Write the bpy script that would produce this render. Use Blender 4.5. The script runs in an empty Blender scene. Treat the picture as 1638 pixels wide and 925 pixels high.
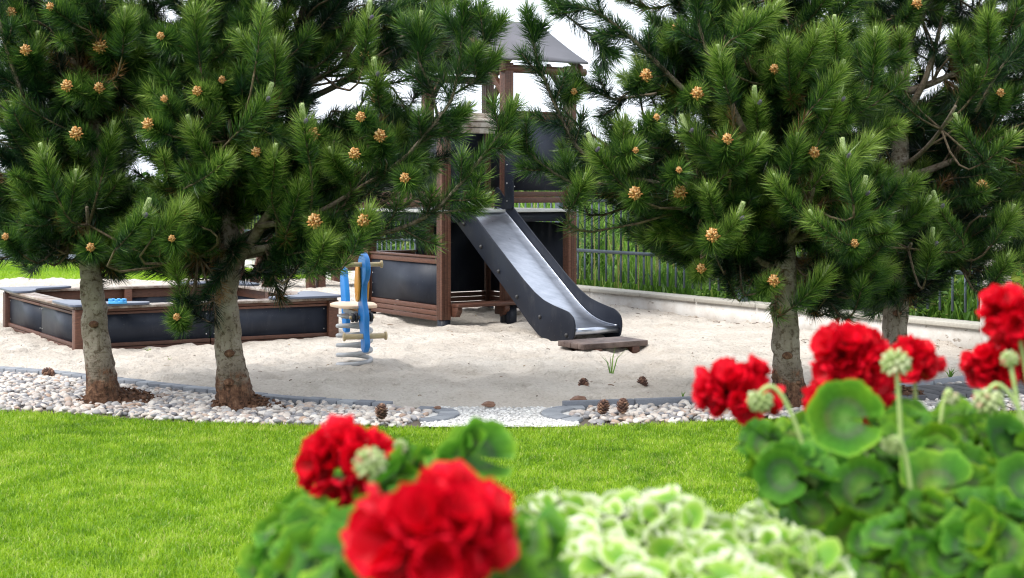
import bpy, math, random
import numpy as np
from math import radians as R, pi, sin, cos

random.seed(7)
rng = np.random.default_rng(11)
S = bpy.context.scene
COL = S.collection

# ------------------------------------------------------------------ camera
F = 2350.0; CX = 819.0; HY = 302.0; CZ = 1.5
cam_d = bpy.data.cameras.new('camera'); cam = bpy.data.objects.new('camera', cam_d); COL.objects.link(cam)
cam.location = (0, 0, CZ); cam.rotation_euler = (R(90), 0, 0)
cam_d.sensor_width = 36; cam_d.lens = F / 1638 * 36; cam_d.shift_y = -(462.5 - HY) / 1638
cam_d.clip_start = 0.05; cam_d.clip_end = 3000
cam_d.dof.use_dof = True; cam_d.dof.focus_distance = 11.5; cam_d.dof.aperture_fstop = 6.0
S.camera = cam

# ------------------------------------------------------------------ light
SUN_DIR = np.array([-0.62, -0.42, 1.0]); SUN_DIR /= np.linalg.norm(SUN_DIR)
elev = math.asin(SUN_DIR[2]); azim = math.atan2(SUN_DIR[0], SUN_DIR[1])
W = bpy.data.worlds.new('World'); S.world = W; W.use_nodes = True
nt = W.node_tree; nt.nodes.clear()
n_out = nt.nodes.new('ShaderNodeOutputWorld'); n_bg = nt.nodes.new('ShaderNodeBackground')
sky = nt.nodes.new('ShaderNodeTexSky'); sky.sky_type = 'NISHITA'; sky.sun_disc = False
sky.sun_elevation = elev; sky.sun_rotation = azim; sky.dust_density = 2.5; sky.air_density = 1.0
tc = nt.nodes.new('ShaderNodeTexCoord'); nz = nt.nodes.new('ShaderNodeTexNoise')
mp = nt.nodes.new('ShaderNodeMapping'); mp.inputs['Scale'].default_value = (1, 1, 2.6)
nz.inputs['Scale'].default_value = 2.2; nz.inputs['Detail'].default_value = 5
cr = nt.nodes.new('ShaderNodeValToRGB')
cr.color_ramp.elements[0].position = .25; cr.color_ramp.elements[0].color = (7.6, 8.3, 9.4, 1)
cr.color_ramp.elements[1].position = .7; cr.color_ramp.elements[1].color = (9.9, 10.2, 10.7, 1)
mx = nt.nodes.new('ShaderNodeMix'); mx.data_type = 'RGBA'; mx.inputs[0].default_value = .88
L = nt.links.new
L(tc.outputs['Generated'], mp.inputs[0]); L(mp.outputs[0], nz.inputs['Vector']); L(nz.outputs['Fac'], cr.inputs[0])
L(sky.outputs[0], mx.inputs[6]); L(cr.outputs[0], mx.inputs[7]); L(mx.outputs[2], n_bg.inputs[0])
n_bg.inputs[1].default_value = 0.10
L(n_bg.outputs[0], n_out.inputs[0])
sd = bpy.data.lights.new('sun', 'SUN'); sun = bpy.data.objects.new('sun', sd); COL.objects.link(sun)
sd.energy = 2.0; sd.angle = R(28); sd.color = (1, .96, .9)
sun.location = (-6, -4, 12)
import mathutils
sun.rotation_euler = mathutils.Vector(-SUN_DIR).to_track_quat('-Z', 'Y').to_euler()
S.view_settings.view_transform = 'Standard'; S.view_settings.look = 'None'
S.view_settings.exposure = 1.0; S.view_settings.gamma = 1
S.render.engine = 'CYCLES'
S.cycles.pixel_filter_type = 'BLACKMAN_HARRIS'; S.cycles.filter_width = 1.15
S.cycles.max_bounces = 6; S.cycles.diffuse_bounces = 3; S.cycles.glossy_bounces = 3
S.cycles.transmission_bounces = 3; S.cycles.transparent_max_bounces = 4

def at(px, py, Y): return np.array([(px - CX) / F * Y, Y, CZ - (py - HY) / F * Y])
def gnd(px, py, z=0.0):
    Y = (CZ - z) * F / (py - HY); return np.array([(px - CX) / F * Y, Y, z])
def nrm(v):
    v = np.asarray(v, float); return v / (np.linalg.norm(v, axis=-1, keepdims=True) + 1e-12)

# ------------------------------------------------------------------ value noise (numpy)
_G = rng.random((64, 64, 64))
def vnoise(P, s=1.0):
    P = np.asarray(P, float) * s + 100.3
    i = np.floor(P).astype(int); f = P - i; f = f * f * (3 - 2 * f); i &= 63; j = (i + 1) & 63
    def g(a, b, c): return _G[a, b, c]
    x0, y0, z0 = i.T; x1, y1, z1 = j.T; fx, fy, fz = f.T
    a = g(x0, y0, z0) * (1 - fx) + g(x1, y0, z0) * fx; b = g(x0, y1, z0) * (1 - fx) + g(x1, y1, z0) * fx
    c = g(x0, y0, z1) * (1 - fx) + g(x1, y0, z1) * fx; d = g(x0, y1, z1) * (1 - fx) + g(x1, y1, z1) * fx
    return ((a * (1 - fy) + b * fy) * (1 - fz) + (c * (1 - fy) + d * fy) * fz) * 2 - 1

# ------------------------------------------------------------------ mesh builder
WORLD = {}
class MB:
    def __init__(s): s.V = []; s.Fq = []; s.Ft = []; s.Fn = []; s.T = []; s.n = 0
    def add(s, V, quads=None, tris=None, ngons=None, tint=0.5):
        V = np.asarray(V, float).reshape(-1, 3); b = s.n
        s.V.append(V); s.n += len(V)
        t = np.asarray(tint, float); s.T.append(np.full(len(V), float(t)) if t.ndim == 0 else t)
        if quads is not None and len(quads): s.Fq.append(np.asarray(quads, int).reshape(-1, 4) + b)
        if tris is not None and len(tris): s.Ft.append(np.asarray(tris, int).reshape(-1, 3) + b)
        if ngons:
            for f in ngons: s.Fn.append([k + b for k in f])
        return s
    def hexa(s, c, tint=.5):            # 8 corners: bottom ring 0-3, top ring 4-7
        return s.add(c, quads=[(0, 3, 2, 1), (4, 5, 6, 7), (0, 1, 5, 4), (1, 2, 6, 5), (2, 3, 7, 6), (3, 0, 4, 7)], tint=tint)
    def box(s, x0, x1, y0, y1, z0, z1, fr=None, tint=None):
        if tint is None: tint = random.random()
        c = [(x0, y0, z0), (x1, y0, z0), (x1, y1, z0), (x0, y1, z0), (x0, y0, z1), (x1, y0, z1), (x1, y1, z1), (x0, y1, z1)]
        if fr: c = [fr(*p) for p in c]
        return s.hexa(c, tint)
    def prism(s, poly, t0, t1, f, tint=.5):    # poly [(a,b)], f(a,b,t) -> world
        n = len(poly); V = [f(a, b, t0) for a, b in poly] + [f(a, b, t1) for a, b in poly]
        s.add(V, quads=[(i, (i + 1) % n, n + (i + 1) % n, n + i) for i in range(n)],
              ngons=[list(range(n))[::-1], list(range(n, 2 * n))], tint=tint); return s
    def tube(s, pts, rad, ns=8, cap=True, tint=.5, squash=None):
        P = np.asarray(pts, float); n = len(P)
        r = np.full(n, float(rad)) if np.ndim(rad) == 0 else np.asarray(rad, float)
        T = nrm(np.gradient(P, axis=0)); up = np.array([0, 0, 1.]) if abs(T[0][2]) < .8 else np.array([1., 0, 0])
        e1 = nrm(np.cross(T[0], up)); E1 = []
        for k in range(n):
            e1 = nrm(e1 - T[k] * np.dot(e1, T[k])); E1.append(e1)
        E1 = np.array(E1); E2 = np.cross(T, E1)
        a = np.arange(ns) * 2 * pi / ns
        V = P[:, None, :] + r[:, None, None] * (np.cos(a)[None, :, None] * E1[:, None, :] + np.sin(a)[None, :, None] * E2[:, None, :])
        q = [(k * ns + i, k * ns + (i + 1) % ns, (k + 1) * ns + (i + 1) % ns, (k + 1) * ns + i) for k in range(n - 1) for i in range(ns)]
        s.add(V.reshape(-1, 3), quads=q, ngons=[list(range(ns))[::-1], list(range((n - 1) * ns, n * ns))] if cap else None, tint=tint)
        return s
    def inst(s, BV, BT, mats, locs, tint):     # instances of a tri mesh joined together
        BV = np.asarray(BV); N = len(locs)
        V = np.einsum('nij,vj->nvi', mats, BV) + np.asarray(locs)[:, None, :]
        F_ = np.asarray(BT)[None] + (np.arange(N) * len(BV))[:, None, None]
        t = np.asarray(tint)
        t = np.repeat(t, len(BV)) if t.ndim == 1 else t.reshape(-1)
        s.add(V.reshape(-1, 3), tris=F_.reshape(-1, 3), tint=t); return s
    def build(s, name, mat, parent=None, smooth=False, bevel=0, loc=None):
        V = np.concatenate(s.V); base = np.zeros(3)
        if parent is not None: base = WORLD[parent.name]
        if loc is not None: base = np.asarray(loc, float)
        V = V - base
        fq = np.concatenate(s.Fq) if s.Fq else np.zeros((0, 4), int); ft = np.concatenate(s.Ft) if s.Ft else np.zeros((0, 3), int)
        loops = np.concatenate([fq.ravel(), ft.ravel(), np.array([k for f in s.Fn for k in f], int)])
        sizes = np.concatenate([np.full(len(fq), 4), np.full(len(ft), 3), np.array([len(f) for f in s.Fn], int)]).astype(int)
        starts = np.concatenate([[0], np.cumsum(sizes)[:-1]])
        me = bpy.data.meshes.new(name)
        me.vertices.add(len(V)); me.vertices.foreach_set('co', V.astype(np.float32).ravel())
        me.loops.add(len(loops)); me.loops.foreach_set('vertex_index', loops.astype(np.int32))
        me.polygons.add(len(sizes)); me.polygons.foreach_set('loop_start', starts.astype(np.int32))
        me.polygons.foreach_set('loop_total', sizes.astype(np.int32))
        a = me.attributes.new('tint', 'FLOAT', 'POINT'); a.data.foreach_set('value', np.concatenate(s.T).astype(np.float32))
        if smooth: me.polygons.foreach_set('use_smooth', np.ones(len(sizes), bool))
        me.update(calc_edges=True); me.validate()
        me.materials.append(mat)
        o = bpy.data.objects.new(name, me); COL.objects.link(o)
        if parent is not None: o.parent = parent; WORLD[o.name] = base
        elif loc is not None: o.location = loc; WORLD[o.name] = base
        else: WORLD[o.name] = np.zeros(3)
        if bevel:
            b = o.modifiers.new('bevel', 'BEVEL'); b.width = bevel; b.segments = 2; b.limit_method = 'ANGLE'; b.angle_limit = R(35)
        return o

def tag(o, label=None, cat=None, group=None, kind=None):
    if label: o['label'] = label
    if cat: o['category'] = cat
    if group: o['group'] = group
    if kind: o['kind'] = kind
    return o
def thing(name, label, cat, loc, group=None):
    o = bpy.data.objects.new(name, None); COL.objects.link(o); o.location = tuple(loc); o.empty_display_size = .1
    WORLD[o.name] = np.array(loc, float); return tag(o, label, cat, group)

# ------------------------------------------------------------------ materials
def mat_new(name, rough=.6, spec=.5, metal=0.0):
    m = bpy.data.materials.new(name); m.use_nodes = True; n = m.node_tree.nodes; b = n['Principled BSDF']
    b.inputs['Roughness'].default_value = rough; b.inputs['Specular IOR Level'].default_value = spec
    b.inputs['Metallic'].default_value = metal
    return m, n, m.node_tree.links.new, b
def node(n, t, **kw):
    x = n.new(t)
    for k, v in kw.items(): setattr(x, k, v)
    return x
def ramp(n, stops):
    r = n.new('ShaderNodeValToRGB'); e = r.color_ramp.elements
    while len(e) < len(stops): e.new(.5)
    for k, (p, c) in enumerate(stops): e[k].position = p; e[k].color = (*c, 1)
    return r
def coords(n, l, scale=(1, 1, 1)):
    t = n.new('ShaderNodeTexCoord'); m = n.new('ShaderNodeMapping'); m.inputs['Scale'].default_value = scale
    l(t.outputs['Object'], m.inputs[0]); return m.outputs[0]
def noise(n, l, vec, scale, detail=4, rough=.55):
    x = n.new('ShaderNodeTexNoise'); x.inputs['Scale'].default_value = scale; x.inputs['Detail'].default_value = detail
    x.inputs['Roughness'].default_value = rough; l(vec, x.inputs['Vector']); return x.outputs['Fac']
def attr(n): a = n.new('ShaderNodeAttribute'); a.attribute_name = 'tint'; return a.outputs['Fac']
def math_(n, l, op, a, b, clamp=False):
    x = n.new('ShaderNodeMath'); x.operation = op; x.use_clamp = clamp
    for k, v in ((0, a), (1, b)):
        if isinstance(v, (int, float)): x.inputs[k].default_value = v
        else: l(v, x.inputs[k])
    return x.outputs[0]
def mixc(n, l, fac, a, b, mode='MIX'):
    x = n.new('ShaderNodeMix'); x.data_type = 'RGBA'; x.blend_type = mode
    for k, v in ((0, fac), (6, a), (7, b)):
        if isinstance(v, (int, float)): x.inputs[k].default_value = v
        elif isinstance(v, tuple): x.inputs[k].default_value = (*v, 1)
        else: l(v, x.inputs[k])
    return x.outputs[2]
def bump(n, l, b, h, strength=.4, dist=.01):
    x = n.new('ShaderNodeBump'); x.inputs['Strength'].default_value = strength; x.inputs['Distance'].default_value = dist
    l(h, x.inputs['Height']); l(x.outputs[0], b.inputs['Normal']); return x
def leafy(name, stops, rough=.45, trans=.3, extra=None, spec=.5):
    m, n, l, b = mat_new(name, rough, spec)
    r = ramp(n, stops); l(attr(n), r.inputs[0]); c = r.outputs[0]
    if extra: c = extra(n, l, c)
    l(c, b.inputs['Base Color'])
    t = n.new('ShaderNodeBsdfTranslucent'); l(c, t.inputs[0])
    mx = n.new('ShaderNodeMixShader'); mx.inputs[0].default_value = trans
    l(b.outputs[0], mx.inputs[1]); l(t.outputs[0], mx.inputs[2]); l(mx.outputs[0], n['Material Output'].inputs[0])
    return m
M = {}
def simple(name, col, rough=.6, spec=.5, metal=0, var=.12, sc=8, bmp=.15, bd=.003):
    m, n, l, b = mat_new(name, rough, spec, metal); v = coords(n, l)
    f = noise(n, l, v, sc, 5)
    r = ramp(n, [(.25, tuple(x * (1 - var) for x in col)), (.75, tuple(min(1, x * (1 + var)) for x in col))]); l(f, r.inputs[0])
    l(r.outputs[0], b.inputs['Base Color'])
    if bmp: bump(n, l, b, noise(n, l, v, sc * 12, 3), bmp, bd)
    M[name] = m; return m

# needles
M['needle'] = leafy('pine needles', [(0, (.002, .009, .006)), (.30, (.008, .031, .015)), (.54, (.028, .082, .019)), (.76, (.098, .200, .026)), (1, (.31, .42, .085))], .30, .28)  # darkest stops also carry painted shade for the depth of the crowns
M['dead'] = leafy('dead needles', [(0, (.10, .045, .015)), (1, (.30, .15, .05))], .6, .2)
M['reed'] = leafy('reed leaves', [(0, (.015, .05, .012)), (.42, (.06, .16, .02)), (.78, (.20, .37, .045)), (1, (.5, .45, .18))], .45, .35)
M['shrub'] = leafy('shrub leaves', [(0, (.03, .09, .01)), (.5, (.16, .26, .03)), (.9, (.4, .46, .06)), (1, (.35, .12, .05))], .45, .35)
M['grass'] = leafy('grass blades', [(0, (.075, .19, .006)), (.45, (.235, .42, .012)), (.8, (.42, .60, .035)), (1, (.58, .60, .2))], .42, .5)
M['litter'] = leafy('dry litter', [(0, (.07, .045, .03)), (.6, (.2, .13, .08)), (1, (.4, .3, .18))], .8, .0)
# bark
def bark():
    m, n, l, b = mat_new('pale pine bark', .85, .2)
    v = coords(n, l); vb = coords(n, l, (3, 3, 16)); vv = coords(n, l, (14, 14, 7))
    n1 = noise(n, l, v, 5, 5); r1 = ramp(n, [(.28, (.13, .105, .082)), (.5, (.245, .205, .165)), (.75, (.38, .34, .295))]); l(n1, r1.inputs[0])
    n2 = noise(n, l, vb, 2.2, 4, .65); r2 = ramp(n, [(.30, (.5, .45, .38)), (.42, (1, 1, 1)), (1, (1.1, 1.08, 1.05))]); l(n2, r2.inputs[0])
    c = mixc(n, l, .85, r1.outputs[0], r2.outputs[0], 'MULTIPLY')
    n3 = noise(n, l, v, 26, 4, .7); r3 = ramp(n, [(.38, (.28, .21, .15)), (.49, (1, 1, 1))]); l(n3, r3.inputs[0])
    c = mixc(n, l, .8, c, r3.outputs[0], 'MULTIPLY')
    n5 = noise(n, l, coords(n, l, (9, 9, 1.6)), 1.6, 6, .75); r5 = ramp(n, [(.36, (.38, .31, .24)), (.46, (1, 1, 1)), (.62, (1, 1, 1)), (.72, (1.2, 1.2, 1.17))]); l(n5, r5.inputs[0])
    c = mixc(n, l, .8, c, r5.outputs[0], 'MULTIPLY')
    # reddish flaky bark where tint is low (tree foot) and twigs where tint is high
    n4 = noise(n, l, vv, 2.2, 5, .7); r4 = ramp(n, [(.35, (.03, .018, .012)), (.52, (.12, .06, .036)), (.8, (.30, .18, .11))]); l(n4, r4.inputs[0])
    k = math_(n, l, 'MULTIPLY_ADD', noise(n, l, v, 13, 6, .75), -.75); k.node.inputs[2].default_value = .22
    a = attr(n)
    foot = math_(n, l, 'ADD', a, k); rf = ramp(n, [(.02, (1, 1, 1)), (.10, (0, 0, 0))]); l(foot, rf.inputs[0])
    c = mixc(n, l, rf.outputs[0], c, r4.outputs[0])
    rt = ramp(n, [(.6, (0, 0, 0)), (.9, (1, 1, 1))]); l(a, rt.inputs[0])
    tw = ramp(n, [(.3, (.07, .05, .032)), (.7, (.2, .15, .1))]); l(noise(n, l, v, 30, 3), tw.inputs[0])
    c = mixc(n, l, rt.outputs[0], c, tw.outputs[0])
    l(c, b.inputs['Base Color'])
    h = math_(n, l, 'ADD', math_(n, l, 'MULTIPLY', n2, .7), math_(n, l, 'MULTIPLY', n3, .5)); h = math_(n, l, 'ADD', h, math_(n, l, 'MULTIPLY', n4, .5))
    bump(n, l, b, h, 1.0, .022); M['bark'] = m
bark()
def sand():
    m, n, l, b = mat_new('pale sand', .95, .1); v = coords(n, l)
    r = ramp(n, [(.3, (.53, .470, .405)), (.7, (.68, .625, .555))]); l(noise(n, l, v, 1.3, 6, .6), r.inputs[0])
    g = ramp(n, [(.3, (.72, .68, .64)), (.5, (1, 1, 1)), (.8, (1.08, 1.07, 1.06))]); l(noise(n, l, v, 45, 4, .7), g.inputs[0])
    c = mixc(n, l, .75, r.outputs[0], g.outputs[0], 'MULTIPLY')
    sp = ramp(n, [(.29, (.25, .18, .13)), (.335, (1, 1, 1))]); l(noise(n, l, coords(n, l, (1, 2.2, 1)), 21, 3, .6), sp.inputs[0])
    c = mixc(n, l, .8, c, sp.outputs[0], 'MULTIPLY'); l(c, b.inputs['Base Color'])
    h = math_(n, l, 'ADD', noise(n, l, v, 14, 6, .7), math_(n, l, 'MULTIPLY', noise(n, l, v, 70, 3), .35))
    bump(n, l, b, h, 1.0, .05); M['sand'] = m
sand()
def stone(name, stops, rough=.7, bsc=40):
    m, n, l, b = mat_new(name, rough, .3); v = coords(n, l)
    r = ramp(n, stops); l(attr(n), r.inputs[0])
    g = ramp(n, [(.3, (.78, .77, .76)), (.7, (1.06, 1.05, 1.04))]); l(noise(n, l, v, bsc, 4, .65), g.inputs[0])
    l(mixc(n, l, .8, r.outputs[0], g.outputs[0], 'MULTIPLY'), b.inputs['Base Color'])
    bump(n, l, b, noise(n, l, v, bsc * 3, 3), .3, .003); M[name] = m
stone('pebble', [(0, (.20, .20, .22)), (.18, (.34, .33, .33)), (.35, (.50, .45, .41)), (.55, (.62, .56, .51)), (.66, (.42, .30, .23)), (.74, (.40, .40, .42)), (.85, (.62, .58, .53)), (1, (.74, .70, .65))])
stone('granite', [(0, (.17, .185, .215)), (1, (.30, .32, .35))], .75, 90)
stone('paver', [(0, (.07, .07, .08)), (1, (.13, .13, .14))], .75, 60)
stone('white gravel', [(0, (.42, .42, .42)), (.5, (.66, .65, .63)), (1, (.8, .8, .78))])
stone('coping', [(0, (.36, .34, .30)), (1, (.46, .44, .39))], .85, 35)
stone('soil', [(0, (.09, .075, .06)), (1, (.16, .13, .1))], .9, 25)
def wood(name, dark, light, pale=None):
    m, n, l, b = mat_new(name, .5, .4); t = n.new('ShaderNodeTexCoord')
    # grain follows the long side of every board: a stretched noise in all three axes
    v = coords(n, l, (9, 9, 40))
    f = noise(n, l, v, 2.5, 6, .65); r = ramp(n, [(.25, dark), (.75, light)]); l(f, r.inputs[0])
    g = ramp(n, [(0, (.7, .7, .7)), (1, (1.25, 1.25, 1.25))]); l(attr(n), g.inputs[0])
    c = mixc(n, l, 1.0, r.outputs[0], g.outputs[0], 'MULTIPLY')
    if pale:
        w = ramp(n, [(.40, (0, 0, 0)), (.62, (1, 1, 1))]); l(noise(n, l, coords(n, l, (2, 2, 2)), 3, 6, .7), w.inputs[0])
        c = mixc(n, l, w.outputs[0], c, pale)
    l(c, b.inputs['Base Color']); bump(n, l, b, f, .5, .004); M[name] = m
wood('stained wood', (.045, .017, .011), (.135, .058, .036))
wood('worn wood', (.10, .06, .045), (.22, .15, .11), (.38, .34, .30))
wood('step wood', (.03, .016, .014), (.09, .055, .045), (.14, .10, .085))
wood('handle wood', (.45, .33, .18), (.62, .5, .3))
def hpl(key, c0, c1):
    m, n, l, b = mat_new(key, .38, .22); v = coords(n, l)
    r = ramp(n, [(.3, c0), (.75, c1)]); l(noise(n, l, v, 3, 5), r.inputs[0])
    s = ramp(n, [(.54, (0, 0, 0)), (.72, (.09, .09, .09))]); l(noise(n, l, coords(n, l, (2.5, 2.5, .8)), 4, 7, .75), s.inputs[0])
    d = ramp(n, [(.71, (0, 0, 0)), (.75, (.3, .3, .3))]); l(noise(n, l, v, 55, 2), d.inputs[0])
    c = mixc(n, l, s.outputs[0], r.outputs[0], (.20, .19, .17)); c = mixc(n, l, d.outputs[0], c, (.2, .2, .19))
    l(c, b.inputs['Base Color']); l(ramp_rough(n, l, v), b.inputs['Roughness']); bump(n, l, b, noise(n, l, v, 160, 2), .12, .001); M[key] = m
def ramp_rough(n, l, v):
    x = n.new('ShaderNodeMapRange'); l(noise(n, l, v, 6, 4), x.inputs[0]); x.inputs[3].default_value = .36; x.inputs[4].default_value = .58; return x.outputs[0]
hpl('hpl', (.006, .008, .015), (.013, .017, .028)); hpl('grey panel', (.013, .017, .028), (.028, .034, .050))
def steel():
    m, n, l, b = mat_new('brushed steel', .32, .5, 1.0); v = coords(n, l)
    r = ramp(n, [(.3, (.36, .39, .45)), (.7, (.52, .55, .62))]); l(noise(n, l, coords(n, l, (1.5, 6, 6)), 3, 6, .7), r.inputs[0])
    l(r.outputs[0], b.inputs['Base Color'])
    x = n.new('ShaderNodeMapRange'); l(noise(n, l, v, 5, 6, .7), x.inputs[0]); x.inputs[3].default_value = .2; x.inputs[4].default_value = .42; l(x.outputs[0], b.inputs['Roughness'])
    bump(n, l, b, noise(n, l, v, 9, 2), .1, .01); M['steel'] = m
steel()
simple('roof panel', (.105, .10, .115), .5, .35, 0, .22, 3)
simple('blue plastic', (.012, .20, .60), .4, .5, 0, .12, 5)
simple('orange plastic', (.75, .34, .05), .45, .5, 0, .12, 5)
simple('cream seat', (.78, .56, .40), .5, .4, 0, .1, 6)
simple('spring steel', (.40, .41, .43), .5, .5, 0, .25, 14)
simple('dark rubber', (.02, .02, .022), .5, .5)
simple('teal plastic', (.02, .42, .45), .35); simple('toy blue', (.07, .36, .72), .35)
simple('fence metal', (.065, .09, .115), .45, .5, .2, .15, 6)
simple('grey plate', (.085, .10, .145), .35, .5, 0, .2, 4)
simple('floor board', (.42, .43, .42), .6)
simple('asphalt', (.15, .17, .2), .9, .2, 0, .1, 20)
simple('planter', (.25, .24, .22), .8)
simple('purple cone', (.16, .14, .19), .7, .3, 0, .3, 60)
simple('screw metal', (.5, .5, .5), .3, .5, 1)
simple('stem green', (.36, .47, .16), .5, .4, 0, .15, 30)
def plaster():
    m, n, l, b = mat_new('white plaster', .9, .2); v = coords(n, l)
    r = ramp(n, [(.3, (.55, .50, .45)), (.6, (.72, .70, .67))]); l(noise(n, l, v, 4, 7, .7), r.inputs[0])
    s = ramp(n, [(.30, (.35, .29, .24)), (.38, (1, 1, 1))]); l(noise(n, l, coords(n, l, (1, 1, 1.4)), 13, 5, .6), s.inputs[0])
    l(mixc(n, l, .8, r.outputs[0], s.outputs[0], 'MULTIPLY'), b.inputs['Base Color']); bump(n, l, b, noise(n, l, v, 80, 4), .5, .004); M['plaster'] = m
plaster()
def lawnbase():
    m, n, l, b = mat_new('lawn soil and thatch', .9, .1); v = coords(n, l)
    r = ramp(n, [(.3, (.07, .15, .012)), (.7, (.17, .30, .025))]); l(noise(n, l, v, .8, 6, .7), r.inputs[0])
    g = ramp(n, [(.3, (.5, .55, .4)), (.7, (1.2, 1.2, 1.1))]); l(noise(n, l, v, 60, 3, .7), g.inputs[0])
    l(mixc(n, l, .9, r.outputs[0], g.outputs[0], 'MULTIPLY'), b.inputs['Base Color']); bump(n, l, b, noise(n, l, v, 60, 3), .8, .02); M['lawn'] = m
lawnbase()
# cones and buds
M['pollen'] = leafy('pollen cone', [(0, (.33, .13, .035)), (.6, (.66, .33, .10)), (1, (.82, .56, .28))], .7, .15)
M['candle'] = leafy('pale candle bud', [(0, (.22, .30, .10)), (.6, (.38, .47, .20)), (1, (.5, .54, .32))], .6, .15)
M['cone'] = leafy('brown cone scales', [(0, (.035, .016, .012)), (.6, (.13, .06, .04)), (1, (.30, .17, .11))], .7, 0)
# flowers
def petal_extra(n, l, c): return c
M['petal'] = leafy('red petals', [(0, (.30, .0, .008)), (.5, (.62, .001, .012)), (1, (.86, .006, .03))], .5, .25, spec=.25)
M['bud'] = leafy('green flower buds', [(0, (.20, .30, .07)), (.6, (.42, .52, .20)), (.92, (.62, .66, .40)), (1, (.6, .2, .15))], .5, .2)
def leaf_extra(n, l, c):
    v = coords(n, l); g = ramp(n, [(.32, (.65, .85, .9)), (.5, (1, 1, 1)), (.68, (1.9, 1.35, .7))]); l(noise(n, l, v, 13, 2), g.inputs[0])
    c = mixc(n, l, .9, c, g.outputs[0], 'MULTIPLY'); f = ramp(n, [(.3, (.78, .8, .75)), (.7, (1.15, 1.15, 1.1))]); l(noise(n, l, v, 160, 3), f.inputs[0]); return mixc(n, l, 1.0, c, f.outputs[0], 'MULTIPLY')
M['leaf'] = leafy('geranium leaf', [(0, (.18, .33, .07)), (.25, (.09, .24, .035)), (.48, (.085, .14, .06)), (.60, (.055, .18, .017)), (.90, (.10, .28, .020)), (1, (.26, .50, .05))], .55, .42, leaf_extra, spec=.25)
M['variegated'] = leafy('variegated leaf', [(0, (.12, .30, .02)), (.35, (.22, .40, .035)), (.55, (.36, .50, .11)), (.70, (.60, .67, .40)), (1, (.74, .77, .60))], .55, .25, spec=.3)

# ------------------------------------------------------------------ ground
def curve(pts, z=0):      # world points of a ground curve given in photo pixels
    return np.array([gnd(*p)[:2] for p in pts])
lawn_px = [(-420, 648), (0, 660), (120, 664), (250, 675), (400, 681), (520, 684), (680, 686), (900, 686), (1000, 682), (1150, 676), (1300, 671), (1638, 661), (2100, 655)]
kerb_px = [(-420, 574), (0, 598), (100, 606), (190, 617), (350, 635), (440, 645), (520, 651), (620, 656), (720, 657.5), (820, 657.5), (905, 656), (1000, 653), (1150, 647), (1300, 640), (1482, 623), (1564, 610), (1638, 601), (1800, 585), (2100, 560)]
LC = curve(lawn_px); KC = curve(kerb_px)
def Yl(x): return np.interp(x, LC[:, 0], LC[:, 1])
_kx = np.linspace(KC[0, 0], KC[-1, 0], 400); _ky = np.interp(_kx, KC[:, 0], KC[:, 1])
for _ in range(12): _ky[1:-1] = (_ky[:-2] + _ky[2:] + _ky[1:-1]) / 3
def Yk(x): return np.interp(x, _kx, _ky)

g = MB()
xs = np.concatenate([[-1500, -300, -60], np.linspace(-30, 30, 31), [60, 300, 1500]]); ys = np.concatenate([[-600, -100, -20], np.linspace(0, 60, 31), [100, 400, 1800]])
V = np.array([(x, y, 0) for y in ys for x in xs]); nx = len(xs)
g.add(V, quads=[(j * nx + i, j * nx + i + 1, (j + 1) * nx + i + 1, (j + 1) * nx + i) for j in range(len(ys) - 1) for i in range(nx - 1)])
tag(g.build('ground', M['lawn']), kind='structure')

# sand play area
WA = np.array([4.30, 13.45]); WD = np.array([-.5535, .8329])        # garden wall foot and direction
def sheet(name, mat, x0, x1, nx, fy0, fy1, ny, fz, smooth=True):
    X = np.linspace(x0, x1, nx); t = np.linspace(0, 1, ny) ** (1.4 if ny > 100 else 1)
    XX = np.tile(X, (ny, 1)); Y0 = fy0(X); Y1 = fy1(X); YY = Y0[None] * (1 - t[:, None]) + Y1[None] * t[:, None]
    ZZ = fz(XX.ravel(), YY.ravel()); V = np.stack([XX.ravel(), YY.ravel(), ZZ], 1)
    i, j = np.meshgrid(np.arange(nx - 1), np.arange(ny - 1)); a = (j * nx + i).ravel()
    b = MB(); b.add(V, quads=np.stack([a, a + 1, a + nx + 1, a + nx], 1)); return b.build(name, mat, smooth=smooth)
def ysback(X):
    wl = WA[1] - (X - WA[0]) * (WD[1] / -WD[0]) + .06
    return np.clip(wl, Yk(X) + .3, 23.5)
RIDER = gnd(567, 597)[:2]
def sandz(x, y):
    P = np.stack([x, y, x * 0], 1)
    h = .5 + .5 * vnoise(P, 1.1); h = .035 * h + .030 * (.5 + .5 * vnoise(P, 3.1)) + .034 * (vnoise(P, 7.3) * .5 + .5) + .015 * vnoise(P, 17)
    dents = np.maximum(0, vnoise(P + 31, 2.6) - .25) * .10 + np.maximum(0, vnoise(P + 57, 5.5) - .3) * .06
    h = h - dents
    d = np.hypot(x - RIDER[0], (y - RIDER[1])); h = h + .03 * np.exp(-(d / .3) ** 2)
    e = np.clip((y - Yk(x)) / .5, 0, 1); e = e * e * (3 - 2 * e)
    return .014 + np.maximum(h, 0) * (e * .9 + .1)
tag(sheet('sand', M['sand'], -8.0, 5.2, 560, lambda X: Yk(X), ysback, 620, sandz), kind='structure')
# pebble bed ground and white gravel ground
tag(sheet('bed_soil', M['soil'], -6.5, 5.4, 200, Yl, Yk, 12, lambda x, y: x * 0 + .006), kind='structure')

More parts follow.
